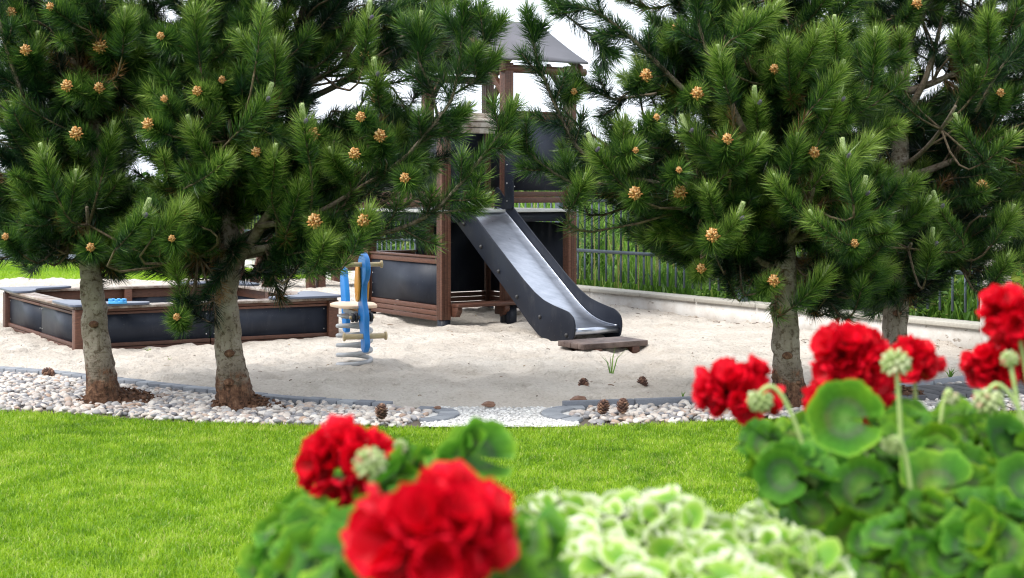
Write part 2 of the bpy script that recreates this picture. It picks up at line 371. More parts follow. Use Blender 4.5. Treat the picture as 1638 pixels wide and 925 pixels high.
# kerb of granite setts round the sand
kb = MB()
def kerb_run(x0, x1, w, h, ln, jit=.003):
    xx = np.linspace(x0, x1, 1200); yy = Yk(xx); s = np.concatenate([[0], np.cumsum(np.hypot(np.diff(xx), np.diff(yy)))])
    q = np.arange(0, s[-1] - ln, ln + .006)
    for a in q:
        p0 = np.array([np.interp(a, s, xx), np.interp(a, s, yy)]); p1 = np.array([np.interp(a + ln, s, xx), np.interp(a + ln, s, yy)])
        t = (p1 - p0) / np.linalg.norm(p1 - p0); nn = np.array([-t[1], t[0]]); hh = h + random.uniform(-jit, jit); k = random.uniform(-jit, jit)
        c = [(*(p0 - nn * (w / 2 + k)), -.05), (*(p1 - nn * (w / 2 + k)), -.05), (*(p1 + nn * w / 2), -.05), (*(p0 + nn * w / 2), -.05)]
        kb.hexa(c + [(x, y, hh) for x, y, _ in c], random.random())
kerb_run(-6.4, gnd(640, 656)[0], .11, .055, .12)
kerb_run(gnd(905, 656)[0] - .02, 5.2, .05, .06, .5, .001)
# rounded ends of the two beds
def arc_end(c, r, a0, a1, w, n):
    for k in range(n):
        b0 = a0 + (a1 - a0) * k / n; b1 = a0 + (a1 - a0) * (k + .93) / n; pts = []
        for (bb, rr) in ((b0, r), (b1, r), (b1, r + w), (b0, r + w)): pts.append((c[0] + cos(bb) * rr, c[1] + sin(bb) * rr, -.05))
        h = .032 + random.uniform(-.003, .003); kb.hexa(pts + [(x, y, h) for x, y, _ in pts], random.random())
cl = gnd(655, 668.5); arc_end(cl, .20, -1.2, 1.45, .13, 7)
cr_ = gnd(945, 667); arc_end(cr_, .20, pi - 1.45, pi + 1.3, .13, 7)
tag(kb.build('kerb', M['granite'], bevel=.006), kind='structure')

def rot_mats(n, tilt=.5):
    a = rng.uniform(0, 2 * pi, n); b = rng.normal(0, tilt, n); c = rng.normal(0, tilt, n)
    ca, sa, cb, sb, cc, sc_ = np.cos(a), np.sin(a), np.cos(b), np.sin(b), np.cos(c), np.sin(c); z = np.zeros(n); o = np.ones(n)
    Rz = np.stack([ca, -sa, z, sa, ca, z, z, z, o], 1).reshape(-1, 3, 3)
    Rx = np.stack([o, z, z, z, cb, -sb, z, sb, cb], 1).reshape(-1, 3, 3)
    Ry = np.stack([cc, z, sc_, z, o, z, -sc_, z, cc], 1).reshape(-1, 3, 3)
    return Rz @ Rx @ Ry
import bmesh
def ico(sub):
    bm = bmesh.new(); bmesh.ops.create_icosphere(bm, subdivisions=sub, radius=1); V = np.array([v.co[:] for v in bm.verts]); T = np.array([[v.index for v in f.verts] for f in bm.faces]); bm.free(); return V, T
ICO1 = ico(1); ICO2 = ico(2); ICO3 = ico(3)
MOUNDS = [gnd(172, 648), gnd(378, 660), gnd(1268, 652), gnd(1434, 640)]
def scatter_stones(name, mat, region, n, size, flat=.62, layers=2, ztop=.03, label=None):
    b = MB(); pts = []
    while len(pts) < n:
        x, y = region()
        pts.append((x, y))
    P = np.array(pts); sc = size * rng.uniform(.6, 1.25, n); ax = np.stack([sc * rng.uniform(.95, 1.5, n), sc, sc * flat * rng.uniform(.7, 1.2, n)], 1)
    m = rot_mats(n, .3) * ax[:, None, :]
    z = rng.uniform(.005, ztop, n)
    for k in range(5):
        BV, BT = ICO2; BV = BV * (1 + .22 * vnoise(BV + k * 7.7, 1.1))[:, None]
        s_ = np.arange(k, n, 5)
        b.inst(BV, BT, m[s_], np.stack([P[s_, 0], P[s_, 1], z[s_]], 1), rng.random(len(s_)))
    return b.build(name, mat, smooth=True)
xl_end = cl[0] + .12; xr0 = cr_[0] - .12
def reg_left():
    while True:
        x = rng.uniform(-5.2, xl_end); y = rng.uniform(Yl(x) + .02, Yk(x) - .07)
        if Yk(x) - .07 > Yl(x) and rng.random() < (Yk(x) - Yl(x)) / 2.3 and (x < cl[0] or np.hypot(x - cl[0], y - cl[1]) < .17): return x, y
def reg_right():
    while True:
        x = rng.uniform(xr0, 5.0)
        if Yk(x) - .04 <= Yl(x) + .02: continue
        y = rng.uniform(Yl(x) + .02, Yk(x) - .04)
        if rng.random() < (Yk(x) - Yl(x)) / 2.0 and (x > cr_[0] or np.hypot(x - cr_[0], y - cr_[1]) < .17): return x, y
tag(scatter_stones('pebbles', M['pebble'], reg_left, 6400, .0245), 'bed of rounded white, pink and grey pebbles between kerb and lawn on the left', 'pebbles', kind='stuff')
tag(scatter_stones('pebbles', M['pebble'], reg_right, 3600, .0245), 'bed of rounded pale pebbles between dark kerb and lawn on the right', 'pebbles', kind='stuff')
def reg_mid():
    x = rng.uniform(cl[0] + .1, cr_[0] - .1)
    while True:
        y = rng.uniform(Yl(x), Yk(x) + .03); 
        if np.hypot(x - cl[0], y - cl[1]) > .34 and np.hypot(x - cr_[0], y - cr_[1]) > .34: return x, y
        x = rng.uniform(cl[0] + .1, cr_[0] - .1)
tag(sheet('gravel_path', M['white gravel'], cl[0] + .1, cr_[0] - .1, 60, lambda X: Yl(X) - .02, lambda X: Yk(X) + .02, 16, lambda x, y: .016 + .004 * vnoise(np.stack([x, y, x * 0], 1), 30)), kind='structure')
tag(scatter_stones('gravel', M['white gravel'], reg_mid, 2600, .011, ztop=.022), 'fine white gravel patch between the two pebble beds', 'gravel', kind='stuff')
# dark paver strip in the right bed
pv = MB(); p0 = gnd(1440, 650)[:2]; du = np.array([.94, .34]); dv = np.array([-.34, .94])
for i in range(16):
    for j in range(3):
        o = p0 + du * (i * .11) + dv * (j * .16); a = o + du * .104; c = a + dv * .154; d = o + dv * .154
        if i > 8 and j > 3: continue
        q = [(*o, .0), (*a, .0), (*c, .0), (*d, .0)]; h = .062 + random.uniform(-.002, .002)
        pv.hexa(q + [(x, y, h) for x, y, _ in q], random.random())
tag(pv.build('paving_strip', M['paver'], bevel=.004), kind='structure')
# far road behind the lawn on the left
rd = MB(); rd.add([(-40, 29.5, .02), (-7, 31, .02), (-7, 37, .02), (-40, 36, .02)], quads=[(0, 1, 2, 3)]); tag(rd.build('road', M['asphalt']), kind='structure')

# ------------------------------------------------------------------ grass blades
def blades(b, P, hgt, wid, lean, tint, curl=.35):
    n = len(P); a = rng.uniform(0, 2 * pi, n); la = rng.uniform(0, 2 * pi, n)
    side = np.stack([np.cos(a), np.sin(a), a * 0], 1) * wid[:, None] / 2
    ld = np.stack([np.cos(la), np.sin(la), la * 0], 1) * (lean * hgt)[:, None]
    mid = P + ld * .4; mid[:, 2] += hgt * .6
    tip = P + ld * (1 + curl); tip[:, 2] += hgt * (1 - .3 * lean)
    V = np.stack([P - side, P + side, mid - side * .75, mid + side * .75, tip], 1)
    F_ = np.array([(0, 1, 3), (0, 3, 2), (2, 3, 4)])[None] + (np.arange(n) * 5)[:, None, None]
    b.add(V.reshape(-1, 3), tris=F_.reshape(-1, 3), tint=np.repeat(tint, 5))
gb = MB(); N = 420000
Y = 5.0 + (10.4 - 5.0) * rng.random(N) ** .9; X = rng.uniform(-1, 1, N) * (.40 * Y + .35)
ok = Y < Yl(X) - .0 + rng.normal(0, .024, N); X, Y = X[ok], Y[ok]; n = len(X)
P = np.stack([X, Y, X * 0], 1); big = vnoise(P, 1.3) * .5 + vnoise(P, 4.0) * .3 + vnoise(P, 11) * .25
big2 = vnoise(P + 9, 7.0) + .8 * vnoise(P + 5, 22); gb_t = np.clip(.52 + .30 * big + .24 * big2 + rng.normal(0, .15, n), 0, .92); gb_t[rng.random(n) < .025 + .10 * np.clip(vnoise(P + 3, 1.7) - .25, 0, 1)] = 1
blades(gb, P, rng.uniform(.018, .036, n) * (1 + .25 * big), rng.uniform(.003, .005, n), rng.uniform(.1, .9, n), gb_t)
tag(gb.build('lawn_grass', M['grass']), 'short bright green mown grass of the lawn in front', 'grass', kind='stuff')
gb = MB(); N = 60000
X = rng.uniform(-12, -3.5, N); Y = rng.uniform(23.4, 29.4, N); P = np.stack([X, Y, X * 0], 1); 
blades(gb, P, rng.uniform(.03, .06, N), rng.uniform(.008, .014, N), rng.uniform(.1, .9, N), np.clip(.55 + .25 * vnoise(P, 1.0) + rng.normal(0, .12, N), 0, .95))
tag(gb.build('far_lawn_grass', M['grass']), 'green grass of the lawn behind the sandbox', 'grass', kind='stuff')

# ------------------------------------------------------------------ garden wall, fence, pillar
def wfr(t, d, z): p = WA + WD * t + np.array([WD[1], -WD[0]]) * d; return (p[0], p[1], z)   # d > 0: behind the wall
wt = thing('garden_wall', 'low white plastered garden wall with stone coping at the edge of the sand', 'wall', (*WA, 0))
b = MB(); b.box(0, 19, .02, .24, -.1, .205, wfr); b.build('wall_face', M['plaster'], wt)
b = MB(); t = 0
while t < 19:
    b.box(t, t + .985, -.01, .28, .206, .25, wfr); t += 1.0
b.build('coping', M['coping'], wt, bevel=.006)
ft = thing('fence', 'dark grey metal bar fence standing on the low white wall', 'fence', wfr(0, .15, .25))
for k in range(5):
    t = 3.33 + 3.51 * k; b = MB(); b.box(t - .05, t + .05, .09, .19, .25, 1.42, wfr); b.build('post', M['fence metal'], ft, bevel=.004)
for k in range(-1, 4):
    a = max(0.02, 3.33 + 3.51 * k + .055); e = 3.33 + 3.51 * (k + 1) - .055; b = MB()
    for z in (.69, 1.33): b.box(a, e, .125, .155, z, z + .04, wfr)
    t = math.ceil(a / .15) * .15
    while t < e - .03:
        b.box(t - .007, t + .007, .131, .152, .34, .688, wfr); b.box(t - .007, t + .007, .131, .152, .732, 1.328, wfr); b.box(t - .007, t + .007, .131, .152, 1.372, 1.41, wfr); t += .15
    b.build('bar_panel', M['fence metal'], ft)
pp = at(1592, 562, 13.25); pt = MB(); pt.box(pp[0] - .10, pp[0] + .12, 13.15, 13.37, -.05, 1.62, tint=.5); pl = pt.build('gate_pillar', M['plaster'], loc=(pp[0], 13.26, 0), bevel=.008)
tag(pl, 'white plastered square pillar at the right end of the low wall', 'pillar')
cp = MB(); cp.box(pp[0] - .13, pp[0] + .15, 13.12, 13.40, 1.622, 1.67); cp.build('pillar_cap', M['coping'], pl, bevel=.006)

# reeds and weeds behind the fence
rb = MB()
def reeds(n, t0, t1, d0, d1, h0, h1, w, tint, z0=0):
    t = rng.uniform(t0, t1, n); d = d0 + (d1 - d0) * rng.random(n); P = WA[None] + WD[None] * t[:, None] + np.array([WD[1], -WD[0]])[None] * d[:, None]
    P = np.concatenate([P, np.full((n, 1), z0)], 1); zz = rng.random(n) ** .7 * (h0) ; hh = rng.uniform(.35, 1.0, n) * (h1 - zz * .6)
    hs = np.where(rng.random(n) < .5, 0, zz); P[:, 2] += hs
    a = rng.uniform(0, 2 * pi, n); side = np.stack([np.cos(a), np.sin(a), a * 0], 1) * (w * rng.uniform(.6, 1.3, n))[:, None] / 2
    la = rng.uniform(0, 2 * pi, n); le = rng.uniform(.05, .55, n)
    ld = np.stack([np.cos(la), np.sin(la), la * 0], 1) * (le * hh)[:, None]
    m1 = P + ld * .25; m1[:, 2] += hh * .45; m2 = P + ld * .65; m2[:, 2] += hh * .8; tip = P + ld * 1.15; tip[:, 2] += hh * (1.0 - .45 * le)
    V = np.stack([P - side * .6, P + side * .6, m1 - side, m1 + side, m2 - side * .8, m2 + side * .8, tip], 1)
    F_ = np.array([(0, 1, 3), (0, 3, 2), (2, 3, 5), (2, 5, 4), (4, 5, 6)])[None] + (np.arange(n) * 7)[:, None, None]
    tt = np.clip(tint + .22 * vnoise(P, 1.2) + rng.normal(0, .13, n), 0, .9)
    rb.add(V.reshape(-1, 3), tris=F_.reshape(-1, 3), tint=np.repeat(tt, 7))
reeds(8500, -1.5, 20, .8, 3.8, 1.1, 1.25, .024, .60)
reeds(9000, -1.5, 20, .35, 1.2, .2, .55, .025, .5)
for k in range(420):     # yellow stalks
    t = rng.uniform(-1, 19); d = rng.uniform(.30, 1.6); p = np.array(wfr(t, d, 0)); h = rng.uniform(.9, 2.0)
    rb.tube([p, p + (rng.normal(0, .03), 0, h * .5), p + (rng.normal(0, .1), rng.normal(0, .05), h)], [.007, .006, .003], 5, False, tint=rng.choice([.7, .85, 1.0]))
tag(rb.build('reeds', M['reed']), 'tall green reeds and weeds growing densely behind the bar fence', 'reeds', kind='stuff')
BUSH = True
# far hedge that closes the view
def leaf_cloud(b, centre, rad, n, size, tint, power=.45):
    d = nrm(rng.normal(size=(n, 3))); r = rng.random(n) ** power; P = centre + d * r[:, None] * rad
    P = P[P[:, 2] > .02]; n = len(P)
    m = rot_mats(n, .9) * (size * rng.uniform(.6, 1.4, n))[:, None, None]
    BV = np.array([(-1, 0, 0), (0, -.5, .12), (1, 0, 0), (0, .5, .12)]); BT = [(0, 1, 2), (0, 2, 3)]
    b.inst(BV, BT, m, P, np.clip(tint + rng.normal(0, .16, n), 0, .97))
hb = MB()
for k in range(46):
    x = -30 + k * 1.35; leaf_cloud(hb, np.array([x + rng.normal(0, .3), 42 + rng.normal(0, .8), .9]), np.array([1.4, 1.3, rng.uniform(.8, 1.35)]), 700, .13, .35)
bb = MB()
for k in range(52):
    q = wfr(rng.uniform(-1, 17), rng.uniform(.5, 1.3), 0); hz = rng.uniform(.15, .75); leaf_cloud(bb, np.array([q[0], q[1], hz * .8]), np.array([rng.uniform(.25, .5), .3, hz]), 700, rng.uniform(.022, .05), rng.uniform(.45, .75))
tag(bb.build('undergrowth', M['reed']), 'leafy green undergrowth between the reeds behind the bar fence', 'undergrowth', kind='stuff')
tag(hb.build('far_hedge', M['reed']), 'low dark green hedgerow far behind the lawn', 'hedge', kind='stuff')
# shrub beside the pillar
sb = thing('shrub', 'yellow green leafy shrub beside the white pillar at the right', 'shrub', (4.62, 12.9, 0))
b = MB(); leaf_cloud(b, np.array([4.68, 12.9, .92]), np.array([.38, .3, .36]), 900, .035, .75, .6); leaf_cloud(b, np.array([4.9, 12.9, .55]), np.array([.3, .3, .3]), 500, .035, .6, .6); b.build('foliage', M['shrub'], sb)
b = MB()
for k in range(9): b.tube([(4.66, 12.9, -.05), (4.64 + rng.normal(0, .05), 12.9 + rng.normal(0, .05), .35), (4.66 + rng.normal(0, .16), 12.9 + rng.normal(0, .12), 1.0)], [.012, .008, .004], 5, tint=.9)
b.build('stem', M['bark'], sb)

# ------------------------------------------------------------------ sandbox
A = gnd(124, 572.6)[:2]; uS = np.array([.881, .4735]); wS = np.array([-.531, .847]); LU, LW = 2.43, 2.63
def sfr(l, w, z): p = A + uS * l + wS * w; return (p[0], p[1], z)
sx = thing('sandbox', 'square sandbox of dark panels and brown boards with grey corner seats', 'sandbox', (*A, 0))
def side(nm, f, ln, worn):
    # f(a, q, z): a along the side, q inward
    for k in range(2):
        a0 = .06 + k * (ln - .12) / 2; a1 = a0 + (ln - .12) / 2 - .012
        b = MB(); b.box(a0, a1, .02, .035, .115, .372, f); p = b.build('panel', M['grey panel'], sx)
        b = MB(); b.box(a0, a1, .0, .045, .372, .395, f); b.box(a0, a1, .006, .045, .399, .424, f)
        b.box(a0, a1, .0, .045, .082, .115, f); b.box(a0, a1, .006, .045, .045, .077, f); b.build('board', M['stained wood'], sx, bevel=.004)
        b = MB(); b.box(a0, a1, .055, .09, .33, .42, f); b.build('inner_board', M['stained wood'], sx, bevel=.004)
        b = MB(); b.box(a0, a1, .06, .075, .02, .327, f); b.build('inner_panel', M['grey panel'], sx)
        for zz in (.15, .34):
            for aa in (a0 + .03, a1 - .03): sc_ = MB(); sc_.box(aa - .005, aa + .005, .014, .019, zz, zz + .01, f); sc_.build('screw', M['screw metal'], p)
    b = MB(); b.box(-.02, ln + .02, -.02, .07, .426, .45, f); b.box(.06, ln - .06, .074, .15, .428, .452, f)
    b.build('top_rail', M[worn], sx, bevel=.004)
    b = MB(); b.box(ln / 2 - .04, ln / 2 + .04, .091, .15, 0, .425, f); b.build('post', M['stained wood'], sx, bevel=.004)
side('front', lambda a, q, z: sfr(a, q, z), LU, 'worn wood'); side('back', lambda a, q, z: sfr(a, LW - q, z), LU, 'worn wood')
side('left', lambda a, q, z: sfr(q, a, z), LW, 'worn wood'); side('right', lambda a, q, z: sfr(LU - q, a, z), LW, 'worn wood')
def rpoly(poly, r=.05, k=4):       # round the corners of a polygon
    out = []; n = len(poly)
    for i in range(n):
        p, a, c = [np.array(poly[(i + j) % n], float) for j in (0, -1, 1)]
        ra = min(r, np.linalg.norm(a - p) * .45, np.linalg.norm(c - p) * .45)
        s_, e = p + (a - p) / np.linalg.norm(a - p) * ra, p + (c - p) / np.linalg.norm(c - p) * ra
        for t in np.linspace(0, 1, k + 1): out.append(tuple((1 - t) ** 2 * s_ + 2 * t * (1 - t) * p + t * t * e))
    return out
plate = rpoly([(-.07, -.07), (.62, -.07), (.66, .06), (.5, .17), (.3, .22), (.22, .3), (.17, .5), (.06, .66), (-.07, .62)], .08)
for (fl, fw) in ((0, 0), (1, 0), (0, 1), (1, 1)):
    b = MB(); b.prism(plate, .453, .475, lambda p, q, z, fl=fl, fw=fw: sfr(LU - p if fl else p, LW - q if fw else q, z)); b.build('corner_seat', M['grey plate'], sx, bevel=.004)
    b = MB(); l0 = LU - .07 if fl else -.03; w0 = LW - .07 if fw else -.03; b.box(l0, l0 + .10, w0, w0 + .10, -.05, .425, sfr); b.build('corner_post', M['stained wood'], sx, bevel=.006)
b = MB(); q = [sfr(.1, .1, .13), sfr(LU - .1, .1, .13), sfr(LU - .1, LW - .1, .13), sfr(.1, LW - .1, .13)]; b.add(q, quads=[(0, 1, 2, 3)]); b.build('sand_fill', M['sand'], sx)
# toys on the rail
t = at(188, 482, 13.1); b = MB(); c0 = np.array([t[0], t[1], .4755])
b.prism([(cos(a) * .085, sin(a) * .055) for a in np.arange(12) * pi / 6], 0, .022, lambda a, q, z: c0 + (a, q, z))
for a in np.arange(8) * pi / 4: b.box(c0[0] + cos(a) * .065 - .014, c0[0] + cos(a) * .065 + .014, c0[1] + sin(a) * .04 - .012, c0[1] + sin(a) * .04 + .012, c0[2] + .0225, c0[2] + .043)
tag(b.build('sand_mould', M['toy blue'], loc=tuple(c0), bevel=.003), 'small bright blue castle sand mould on the corner seat of the sandbox', 'toy')
r0 = np.array(sfr(.97, .035, .4515)); b = MB()
b.prism([(cos(a) * .10, sin(a) * .06) for a in np.arange(24) * pi / 12], 0, .012, lambda a, q, z: r0 + (a, q, z)); b.prism([(cos(a) * .08, sin(a) * .045) for a in np.arange(24) * pi / 12], .0122, .026, lambda a, q, z: r0 + (a, q, z))
tag(b.build('toy_lid', M['teal plastic'], loc=tuple(r0), bevel=.004), 'round turquoise plastic lid lying on the front rail of the sandbox', 'toy')

# ------------------------------------------------------------------ play tower with slide
TO = np.array([-.717, 15.46]); tu = np.array([.835, .55]); tv = np.array([.55, -.835])
def tf(l, d, z): p = TO + tu * l - tv * d; return (p[0], p[1], z)
tw = thing('play_tower', 'brown wooden play tower with dark panels, grey gabled roof and steel slide', 'playground tower', (*TO, 0))
def post(l, d, z1):
    b = MB()
    for k in range(3): b.box(l - .055 + k * .037, l - .055 + k * .037 + .034, d - .055, d + .055, .12, z1, tf)
    for k in range(3): b.box(l - .0585, l - .0555, d - .055 + k * .037, d - .055 + k * .037 + .034, .12, z1, tf)
    b.box(l - .048, l + .048, d - .048, d + .048, .12, z1 - .004, tf)
    o = b.build('post', M['stained wood'], tw, bevel=.004)
    b = MB(); b.box(l - .05, l + .05, d - .052, d + .052, -.1, .118, tf); b.build('post_foot', M['hpl'], o)
for l, d, z in ((0, 0, 2.2), (1.63, 0, 2.86), (.79, 0, 2.86), (0, 1.65, 2.2), (1.63, 1.7, 2.86), (.79, 1.7, 2.86)): post(l, d, z)
b = MB()
for k in range(12): b.box(-.07, 1.70, -.07 + k * .155, -.07 + k * .155 + .15, 1.245, 1.275, tf)
b.build('platform', M['floor board'], tw, bevel=.003)
b = MB(); b.box(.06, 1.57, -.02, .02, 1.14, 1.24, tf); b.box(.06, 1.57, 1.66, 1.70, 1.14, 1.24, tf); b.box(-.02, .02, .06, 1.6, 1.14, 1.24, tf); b.box(1.61, 1.65, .06, 1.6, 1.14, 1.24, tf); b.build('joist', M['hpl'], tw)
def wallrun(a0, a1, f, planks, panel, rail, nm='guard_panel'):
    """f(a, q, z) q outward"""
    b = MB()
    z0, z1 = planks; n = max(1, round((z1 - z0) / .055)); s = (z1 - z0) / n
    for k in range(n): b.box(a0, a1, -.015, .025, z0 + k * s, z0 + (k + 1) * s - .006, f)
    b.build('planks', M['stained wood'], tw, bevel=.005)
    b = MB(); b.box(a0 + .004, a1 - .004, .0, .014, panel[0], panel[1], f); o = b.build(nm, M['grey panel'], tw)
    for zz in np.linspace(panel[0] + .04, panel[1] - .05, 4):
        for aa in (a0 + .03, a1 - .03): sc_ = MB(); sc_.box(aa - .006, aa + .006, .0145, .019, zz, zz + .012, f); sc_.build('screw', M['screw metal'], o)
    if rail:
        b = MB(); b.box(a0, a1, -.02, .03, panel[1] + .002, panel[1] + .06, f); b.box(a0 - .01, a1 + .01, -.05, .045, panel[1] + .063, panel[1] + .085, f); b.build('rail', M['stained wood'], tw, bevel=.006)
lf = lambda a, q, z: tf(-q, a, z); ff = lambda a, q, z: tf(a, -q, z); rf_ = lambda a, q, z: tf(1.63 + q, a, z); bf = lambda a, q, z: tf(a, 1.68 + q, z)
wallrun(.06, 1.59, lf, (.10, .27), (.272, .70), True, 'lower_panel')
wallrun(.06, 1.59, lf, (1.345, 1.475), (1.478, 2.06), True)
wallrun(.85, 1.57, ff, (1.345, 1.475), (1.478, 2.26), True)
wallrun(.06, 1.64, rf_, (1.345, 1.475), (1.478, 2.26), True)
wallrun(.85, 1.57, bf, (1.345, 1.475), (1.478, 2.26), True); wallrun(.06, .73, bf, (1.345, 1.475), (1.478, 2.06), True)
wallrun(.06, 1.64, rf_, (.10, .27), (.272, 1.12), False, 'lower_panel')
wallrun(.62, 1.57, bf, (.10, .27), (.272, 1.12), False, 'lower_panel')
wallrun(.06, .6, bf, (.10, .27), (.272, .70), True, 'lower_panel')
# overhead boards above the slide opening (a little canopy of three boards)
b = MB(); b.box(.07, .73, -.03, .01, 2.09, 2.15, tf); b.box(.05, .75, -.045, -.005, 2.155, 2.21, tf)
for k in range(3): c = [tf(.02, -.06 + k * .09, 2.215 + k * .03), tf(.77, -.06 + k * .09, 2.215 + k * .03), tf(.77, .02 + k * .09, 2.24 + k * .03), tf(.02, .02 + k * .09, 2.24 + k * .03)]; b.hexa(c + [(x, y, z + .022) for x, y, z in c], random.random())
b.build('entry_beam', M['worn wood'], tw, bevel=.004)
# roof
def roof_side(s):
    prof = []
    for t in np.linspace(0, 1, 9):
        d = .86 - s * t * .99; z = 3.43 - .56 * t + .035 * t ** 4 - .0 ; prof.append((d, z))
    b = MB(); V = []
    for th in (0, -.022):
        for l in (.66, 1.79):
            for d, z in prof: V.append(tf(l, d, z + th))
    n = 9; q = []
    for k in range(n - 1): q += [(k, k + 1, n + k + 1, n + k), (2 * n + k, 3 * n + k, 3 * n + k + 1, 2 * n + k + 1), (k, 2 * n + k, 2 * n + k + 1, k + 1), (n + k, n + k + 1, 3 * n + k + 1, 3 * n + k)]
    q += [(n - 1, 3 * n - 1, 4 * n - 1, 2 * n - 1), (0, n, 3 * n, 2 * n)]
    b.add(V, quads=q); return b.build('roof', M['roof panel'], tw)
r1 = roof_side(1); r2 = roof_side(-1)
for l in (.70, 1.73):
    for s in (1, -1):
        c = [(.86, 3.395), (.86 - s * .95, 2.862), (.86 - s * .95, 2.775), (.86, 3.30)]
        b = MB(); b.prism(c, l - .02, l + .02, lambda a, q, z: tf(z, a, q)); b.build('gable_board', M['stained wood'], tw, bevel=.006)
for d in (-.02, 1.72): b = MB(); b.tube([tf(.71, d, 2.80), tf(1.82, d, 2.80)], .045, 12); b.build('eave_beam', M['stained wood'], tw)
for l in (.79, 1.63):
    for c in ([(.06, 2.50), (.06, 2.58), (.42, 2.92), (.42, 2.84)], [(1.64, 2.50), (1.64, 2.58), (1.28, 2.92), (1.28, 2.84)]):
        b = MB(); b.prism(c, l - .03, l + .03, lambda a, q, z: tf(z, a, q)); b.build('brace', M['stained wood'], tw, bevel=.004)
# bench across the front
b = MB(); b.box(.058, .98, -.20, -.07, .255, .29, tf); b.box(.058, .98, -.064, .06, .255, .29, tf); o = b.build('bench', M['stained wood'], tw, bevel=.006)
for l in (.065, .66): b = MB(); b.prism([(-.17, .254), (-.17, .21), (-.12, .15), (.04, .15), (.04, .254)], l, l + .06, lambda a, q, z: tf(z, a, q)); b.build('bench_bracket', M['stained wood'], o, bevel=.004)
b = MB(); b.box(.70, .82, -.15, -.056, -.05, .25, tf); b.build('bench_leg', M['hpl'], o)
# shaped boards beside the slide mouth
eb = rpoly([(-.06, 1.28), (-.06, 1.72), (-.08, 1.93), (-.18, 1.98), (-.28, 1.90), (-.29, 1.74), (-.22, 1.6), (-.23, 1.28)], .07)
for l in (.09, .73):
    b = MB(); b.prism(eb, l - .009, l + .009, lambda a, q, z: tf(z, a, q)); o = b.build('side_shield', M['hpl'], tw, bevel=.003)
    for zz in (1.36, 1.55, 1.75): sc_ = MB(); sc_.box(l - .014, l - .0095, -.12, -.108, zz, zz + .012, tf); sc_.build('screw', M['screw metal'], o)
# slide: s runs outwards from the tower face
def chute(s):
    pts = [(-.1, 1.285), (0.02, 1.27), (.10, 1.225), (1.28, .335), (1.42, .25), (1.56, .195), (1.70, .17), (1.84, .16)]
    return np.interp(s, [p[0] for p in pts], [p[1] for p in pts])
ss = np.concatenate([np.linspace(-.08, .16, 8), np.linspace(.22, 1.2, 12), np.linspace(1.25, 1.84, 14)])
zz = np.array([np.mean([chute(s + e) for e in (-.06, -.03, 0, .03, .06)]) for s in ss])
_tf = tf
def tf(l, d, z): return _tf(l + .05 * max(0, -d), d * 1.05, z) 
L0, L1 = .180, .722; b = MB(); V = []; prof = []
for e in (0, 1):
    for s, z in zip(ss, zz):
        for l, up in ((L0, .0), (L0 + .03, -.014), (L0 + .08, -.022), ((L0 + L1) / 2, -.024), (L1 - .08, -.022), (L1 - .03, -.014), (L1, .0)): V.append(tf(l, -s, z + up + .006 - e * .012))
n = len(ss); q = []
for k in range(n - 1):
    for i in range(6): q.append((k * 7 + i, (k + 1) * 7 + i, (k + 1) * 7 + i + 1, k * 7 + i + 1)); o_ = n * 7; q.append((o_ + k * 7 + i, o_ + k * 7 + i + 1, o_ + (k + 1) * 7 + i + 1, o_ + (k + 1) * 7 + i))
b.add(V, quads=q); sl = b.build('slide', M['steel'], tw, smooth=True)
b = MB(); b.tube([tf(L0, -1.845, .135), tf(L1, -1.845, .135)], .034, 16); b.build('slide_lip', M['steel'], sl, smooth=True)
up_ = [(-.14, 1.47), (-.10, 1.52), (-.05, 1.505), (.0, 1.455), (.6, .985), (1.1, .605), (1.28, .485), (1.42, .415), (1.56, .375), (1.68, .35), (1.80, .325), (1.88, .27), (1.90, .19), (1.88, .08), (1.82, .03), (1.70, .005), (1.52, .01), (1.36, .06), (1.2, .17), (.95, .38), (0.05, 1.09), (-.14, 1.22)]
up_ = rpoly(up_, .03, 2)
for l, nm in ((L0 - .016, 0), (L1 + .001, 1)):
    b = MB(); b.prism(up_, l, l + .015, lambda a, q, z: tf(z, -a, q)); b.build('side_panel', M['hpl'], sl, bevel=.003)
for l in (L0 + .004, L1 - .004):
    pts = [tf(l, -s, z + .012) for s, z in zip(ss, zz)]; rim = MB(); rim.tube(pts, .0045, 6); rim.build('rim', M['steel'], sl, smooth=True)
for s, z in ((.12, 1.13), (.42, .90), (.72, .66), (1.02, .42), (1.38, .245), (1.78, .10)):
    b = MB()
    for x, r in ((-.018, .017),): 
        Vc, T_ = ICO2; c = np.array(tf(L0 - .016, -s, z)); b.add(Vc * (.022, .022, .022) + c, tris=T_)
    b.build('bolt', M['dark rubber'], sl, smooth=True)

tf = _tf
# wooden step at the slide end
ct = at(960, 552, 13.55); st_c = np.array([.83, 13.32]); su = np.array([.84, .54]); sv = np.array([.54, -.84])
def stf(a, q, z): p = st_c + su * a + sv * q; return (p[0], p[1], z)
st = thing('wooden_step', 'low weathered plank step lying on the sand at the foot of the slide', 'step', (*st_c, 0))
b = MB()
for k in range(4): b.box(-.36, .36, -.21 + k * .102, -.21 + k * .102 + .097, .075, .125, stf)
b.build('plank_top', M['step wood'], st, bevel=.006)
for a in (-.2, .22): b = MB(); b.box(a - .04, a + .04, -.16, .2, -.02, .074, stf); b.build('support_block', M['stained wood'], st, bevel=.004)

